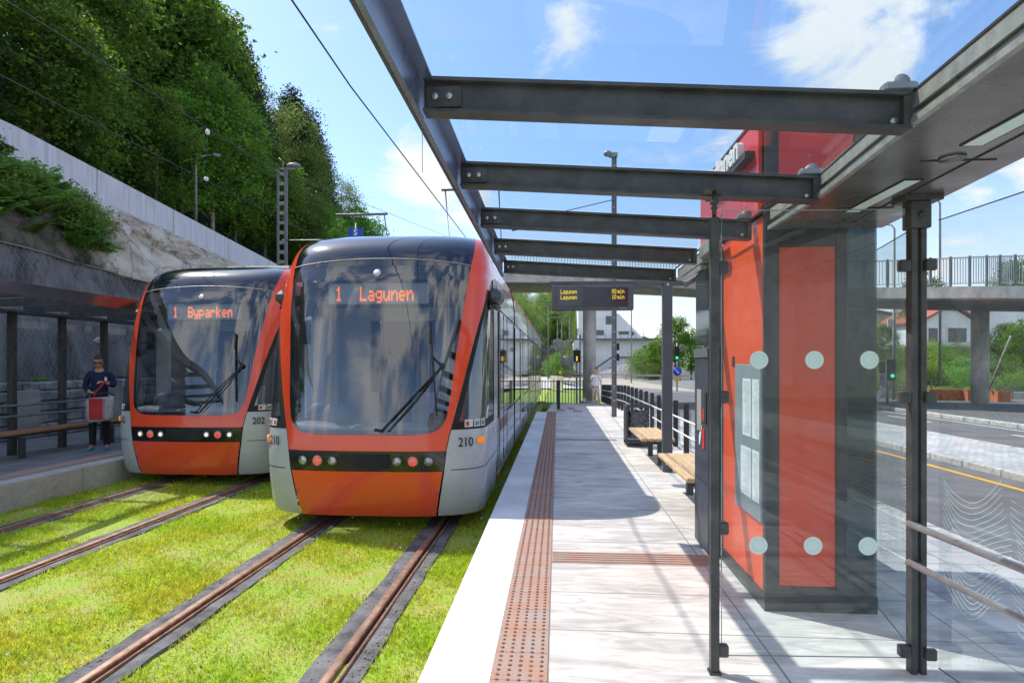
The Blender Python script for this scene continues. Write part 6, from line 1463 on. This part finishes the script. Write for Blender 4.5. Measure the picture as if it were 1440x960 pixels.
P_(mn, 'trousers', [(0,0,.90,.155,.125),(0,0,.84,.15,.125),(-.10,0,.78,.098),(-.115,-.02,.49,.078),(-.125,.02,.13,.062),(-.125,.02,.07,.062),(.10,0,.78,.098),(.115,-.03,.49,.078),(.125,.01,.13,.062),(.125,.01,.07,.062)],
    [(0,1),(1,2),(2,3),(3,4),(4,5),(1,6),(6,7),(7,8),(8,9)], M['trous'])
head(mn, (0,-.06,1.645), 1.0, (.05,-1), R(22), glasses=True)
for s in (-1,1):
    x = s*.13; sh = P_(mn, 'shoe', [(x,.07,.045,.045,.04),(x,-.02,.05,.045,.045),(x+s*.015,-.12,.035,.042,.03),(x+s*.02,-.18,.03,.03,.022)], [(0,1),(1,2),(2,3)], M['shoe'])
    P_(mn, 'shoe_upper', [(x,.0,.075,.048,.045),(x+s*.01,-.08,.062,.036,.03)], [(0,1)], M['shoered'])
mn.scale = (.92,.95,1); hand(mn, (-.105,-.225,1.09), (.6,-.7,-.1), (.5,.3,-.8), M['skin'], 1.05, .8, body); hand(mn, (.165,-.255,1.265), (-.7,-.5,.15), (-.2,.2,-.9), M['skin'], 1.05, .8, body)
def localthing(mb, nm, m_, par): o = mb.build(nm, m_); o.parent = par; return o
m = MB(); m.box((.12,-.135,1.29),(.165,-.128,1.36)); localthing(m, 'chest_badge', M['white'], mn)
# bag held in front: a thing of its own, turned like the man
bg = thing('shoulder_bag', 'pale grey bag with a red panel held by the man in navy', 'bag', (mp.x,mp.y,0), R(24))
m = MB(); rows = []
for (z,w_,d_) in ((.56,.15,.07),(.565,.19,.10),(.62,.21,.115),(.80,.225,.12),(.93,.23,.11),(.99,.22,.085),(1.0,.19,.05)):
    row = []
    for j in range(29):
        a = 2*math.pi*j/28; ca, sa = math.cos(a), math.sin(a); row.append((.10+w_*math.copysign(abs(ca)**.45,ca)+.010*math.sin(j*2+z*20), -.30+d_*math.copysign(abs(sa)**.45,sa), z+.05*(ca*.5)))
    rows.append(row)
m.grid(rows); b1 = localthing(m, 'bag_body', M['bag'], bg)
m = MB(); m.box((-.06,-.432,.60),(.15,-.412,.98),.02); localthing(m, 'red_panel', M['bagred'], b1)
m = MB(); m.box((.17,-.427,.58),(.178,-.410,.98)); localthing(m, 'piping', M['bagred'], b1)
m = MB(); m.tube([(.0,-.36,1.0),(.02,-.33,1.09),(.07,-.31,1.15),(.13,-.31,1.24),(.17,-.31,1.28)], .020, 8); localthing(m, 'red_handle', M['bagred'], bg)
m = MB(); m.tube([(-.12,-.34,1.0),(-.08,-.33,1.06),(.05,-.33,1.05),(.22,-.32,1.08),(.31,-.31,1.03),(.32,-.31,.95)], .016, 8); localthing(m, 'black_strap', M['ink'], bg)
# small walking person in white on the ramp
wp = at(838,512,26.6)
zr = -.0305*(wp.y-20.7); wp.z = zr; 
wn = thing('person', 'small person in white shirt and beige shorts walking on the ramp beside the fence', 'person', wp, R(-30)); wn.scale = (.97,.97,.97)
b_ = P_(wn, 'body', [(0,0,.90,.13,.10),(0,0,1.1,.11,.09),(0,0,1.28,.14,.09),(0,0,1.38,.08),(0,-.01,1.46,.045),(0,-.01,1.52,.045),(-.15,0,1.30,.038),(-.22,.03,1.08,.036),(-.20,-.10,.88,.03),(.15,0,1.30,.038),(.21,.08,1.08,.036),(.22,.08,.85,.03),(-.09,0,.8,.08),(-.09,-.10,.45,.055),(-.08,-.06,.08,.035),(-.08,-.16,.04,.03),(.09,0,.8,.08),(.09,.04,.45,.055),(.09,.20,.10,.035),(.09,.12,.05,.03)],
    [(0,1),(1,2),(2,3),(3,4),(4,5),(3,6),(6,7),(7,8),(3,9),(9,10),(10,11),(0,12),(12,13),(13,14),(14,15),(0,16),(16,17),(17,18),(18,19)], M['skin'])
P_(wn, 'shirt', [(0,0,.82,.20,.16),(0,0,1.0,.18,.14),(0,0,1.26,.18,.13),(0,0,1.37,.11),(-.17,0,1.32,.085),(-.23,.03,1.10,.075),(.17,0,1.32,.085),(.225,.07,1.10,.075)], [(0,1),(1,2),(2,3),(3,4),(4,5),(3,6),(6,7)], M['clothw'])
P_(wn, 'shorts', [(0,0,.86,.17,.14),(0,0,.80,.16,.14),(-.095,-.01,.74,.105),(-.095,-.06,.56,.10),(.095,.01,.74,.105),(.095,.02,.56,.10)], [(0,1),(1,2),(2,3),(1,4),(4,5)], mat('beige_shorts',(.55,.5,.46),.8))
head(wn, (0,-.015,1.57), .95, (0,-1), 0); hand(wn, (-.20,-.10,.88),(0,-.3,-1),(1,0,0),M['skin'],.9,.5,b_); hand(wn,(.22,.08,.85),(0,.1,-1),(-1,0,0),M['skin'],.9,.5,b_)
# woman in purple beyond the road
pp = at(1241,512,27.9); pp.z = SZ+.12
pn = thing('person', 'person in purple top and white trousers walking beyond the road at the right', 'person', pp, R(75)); pn.scale = (.90,.90,.90)
b_ = P_(pn, 'body', [(0,0,.95,.13,.10),(0,0,1.15,.11,.09),(0,0,1.33,.14,.09),(0,0,1.43,.08),(0,-.01,1.52,.045),(0,-.02,1.58,.045),(-.17,0,1.38,.05),(-.20,.10,1.12,.04),(-.20,-.04,.93,.03),(.17,0,1.38,.05),(.20,-.08,1.12,.04),(.21,-.22,.95,.03),(-.09,0,.85,.08),(-.09,-.18,.48,.055),(-.08,-.22,.08,.035),(-.08,-.32,.04,.03),(.09,0,.85,.08),(.09,.08,.48,.055),(.09,.30,.12,.035),(.09,.24,.05,.03)],
    [(0,1),(1,2),(2,3),(3,4),(4,5),(3,6),(6,7),(7,8),(3,9),(9,10),(10,11),(0,12),(12,13),(13,14),(14,15),(0,16),(16,17),(17,18),(18,19)], M['skin'])
P_(pn, 'top', [(0,0,.90,.17,.14),(0,0,1.1,.15,.12),(0,0,1.32,.17,.12),(0,0,1.43,.10),(-.17,0,1.37,.075),(-.205,.09,1.14,.06),(.17,0,1.37,.075),(.205,-.07,1.14,.06)], [(0,1),(1,2),(2,3),(3,4),(4,5),(3,6),(6,7)], M['clothp'])
P_(pn, 'trousers', [(0,0,.92,.15,.13),(0,0,.86,.15,.13),(-.095,-.02,.78,.10),(-.09,-.18,.48,.085),(-.08,-.20,.14,.08),(.095,.02,.78,.10),(.09,.08,.48,.085),(.09,.26,.16,.08)], [(0,1),(1,2),(2,3),(3,4),(1,5),(5,6),(6,7)], M['clothw'])
head(pn, (0,-.02,1.64), .98, (0,-1), 0); hand(pn,(-.20,-.04,.93),(0,-.3,-1),(1,0,0),M['skin'],.9,.5,b_); hand(pn,(.21,-.22,.95),(0,-.3,-1),(-1,0,0),M['skin'],.9,.5,b_)

# ================================================================== WORLD AND SUN
sun_dir = Vector((-.66,.40,1.0)).normalized(); el = math.asin(sun_dir.z); az = math.atan2(sun_dir.x, sun_dir.y)
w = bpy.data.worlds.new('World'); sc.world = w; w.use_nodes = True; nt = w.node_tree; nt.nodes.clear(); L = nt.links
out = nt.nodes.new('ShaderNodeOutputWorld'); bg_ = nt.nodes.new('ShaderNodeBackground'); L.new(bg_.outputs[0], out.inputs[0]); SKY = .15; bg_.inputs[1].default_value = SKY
sk = nt.nodes.new('ShaderNodeTexSky'); sk.sky_type = 'NISHITA'; sk.sun_disc = False; sk.sun_elevation = el; sk.sun_rotation = az; sk.air_density = 1.0; sk.dust_density = .8; sk.ozone_density = 1.6
tc = nt.nodes.new('ShaderNodeTexCoord')
sx = nt.nodes.new('ShaderNodeSeparateXYZ'); L.new(tc.outputs['Generated'], sx.inputs[0])
nmz = nt.nodes.new('ShaderNodeVectorMath'); nmz.operation = 'NORMALIZE'; L.new(tc.outputs['Generated'], nmz.inputs[0])
mp_ = nt.nodes.new('ShaderNodeMapping'); mp_.inputs['Scale'].default_value = (1,1,1.9); L.new(nmz.outputs[0], mp_.inputs[0])
nn_ = nt.nodes.new('ShaderNodeTexNoise'); nn_.inputs['Scale'].default_value = 5.5; nn_.inputs['Detail'].default_value = 10; nn_.inputs['Roughness'].default_value = .6; nn_.inputs['Distortion'].default_value = .4; L.new(mp_.outputs[0], nn_.inputs['Vector'])
def mth(op, a, b=None, c=None, cl=False):
    n_ = nt.nodes.new('ShaderNodeMath'); n_.operation = op; n_.use_clamp = cl
    for i, q in enumerate((a,b,c)):
        if q is None: continue
        if isinstance(q, (int,float)): n_.inputs[i].default_value = q
        else: L.new(q, n_.inputs[i])
    return n_.outputs[0]
cl_list = [((1165,85),.13,1.0),((1225,110),.10,1.0),((1110,120),.07,.8),((600,262),.075,.9),((1345,315),.075,.75),((1215,300),.10,.7),((1300,345),.10,.5),((800,10),.07,.45),((660,290),.07,.5),((1440,220),.06,.5),((760,340),.12,.4)]
tot = None
for (pp_, rad, amp) in cl_list:
    d = (at(pp_[0],pp_[1],1)-Vector((0,0,1.6))).normalized()
    dt = nt.nodes.new('ShaderNodeVectorMath'); dt.operation = 'DISTANCE'; dt.inputs[1].default_value = d; L.new(nmz.outputs[0], dt.inputs[0])
    g_ = mth('MULTIPLY', dt.outputs['Value'], 1/rad); g_ = mth('MULTIPLY', g_, g_); g_ = mth('MULTIPLY', g_, -1.0); g_ = mth('POWER', 2.718, g_); g_ = mth('MULTIPLY', g_, amp)
    tot = g_ if tot is None else mth('MAXIMUM', tot, g_)
# unseen clouds added behind the viewpoint for windscreen streaks and fill light
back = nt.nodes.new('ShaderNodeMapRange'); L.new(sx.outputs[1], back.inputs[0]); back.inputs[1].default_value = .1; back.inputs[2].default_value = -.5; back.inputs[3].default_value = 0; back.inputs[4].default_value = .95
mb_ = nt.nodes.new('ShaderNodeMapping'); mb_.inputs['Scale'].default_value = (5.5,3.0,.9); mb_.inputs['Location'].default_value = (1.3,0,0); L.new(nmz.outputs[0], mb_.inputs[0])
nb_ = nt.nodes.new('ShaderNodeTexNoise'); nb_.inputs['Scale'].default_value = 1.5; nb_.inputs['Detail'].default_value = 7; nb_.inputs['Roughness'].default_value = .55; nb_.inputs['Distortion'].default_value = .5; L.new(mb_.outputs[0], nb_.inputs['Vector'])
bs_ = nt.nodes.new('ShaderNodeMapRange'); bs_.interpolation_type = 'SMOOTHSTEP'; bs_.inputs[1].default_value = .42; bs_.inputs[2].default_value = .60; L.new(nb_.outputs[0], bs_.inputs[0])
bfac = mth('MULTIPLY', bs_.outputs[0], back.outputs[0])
dens = mth('ADD', nn_.outputs[0], mth('MULTIPLY', tot, .36)); 
cr_ = nt.nodes.new('ShaderNodeMapRange'); cr_.interpolation_type = 'SMOOTHSTEP'; cr_.inputs[1].default_value = .62; cr_.inputs[2].default_value = .80; L.new(dens, cr_.inputs[0])
hz_ = nt.nodes.new('ShaderNodeMapRange'); hz_.interpolation_type = 'SMOOTHSTEP'; L.new(sx.outputs[2], hz_.inputs[0]); hz_.inputs[1].default_value = .30; hz_.inputs[2].default_value = .0; hz_.inputs[3].default_value = 0; hz_.inputs[4].default_value = .75
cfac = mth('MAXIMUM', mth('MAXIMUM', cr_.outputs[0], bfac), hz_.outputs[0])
sc_ = nt.nodes.new('ShaderNodeVectorMath'); sc_.operation = 'MULTIPLY'; sc_.inputs[1].default_value = (1.40,1.52,1.66); L.new(sk.outputs[0], sc_.inputs[0])
mx = nt.nodes.new('ShaderNodeMix'); mx.data_type = 'RGBA'; L.new(cfac, mx.inputs[0]); L.new(sc_.outputs[0], mx.inputs[6]); cc_ = nt.nodes.new('ShaderNodeMix'); cc_.data_type = 'RGBA'; L.new(back.outputs[0], cc_.inputs[0]); cc_.inputs[6].default_value = (1.0/SKY,1.02/SKY,1.05/SKY,1); cc_.inputs[7].default_value = (1.45/SKY,1.45/SKY,1.48/SKY,1)   # sun-facing clouds behind brightened to add fill light to the shade
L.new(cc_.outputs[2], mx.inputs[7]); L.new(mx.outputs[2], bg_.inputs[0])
sl_ = bpy.data.lights.new('sun', 'SUN'); sl_.energy = 5.0; sl_.angle = R(.5); sl_.color = (1,.95,.87); so_ = bpy.data.objects.new('sun', sl_); col.objects.link(so_); so_.rotation_euler = sun_dir.to_track_quat('Z','Y').to_euler(); so_.location = (-20,20,40)
sc.render.engine = 'CYCLES'; sc.view_settings.view_transform = 'Standard'; sc.view_settings.look = 'None'; sc.view_settings.exposure = 0; sc.view_settings.gamma = 1
sc.cycles.max_bounces = 8; sc.cycles.transparent_max_bounces = 24; sc.cycles.diffuse_bounces = 3; sc.cycles.glossy_bounces = 4; sc.cycles.use_denoising = True
sc.cycles.sample_clamp_indirect = 8
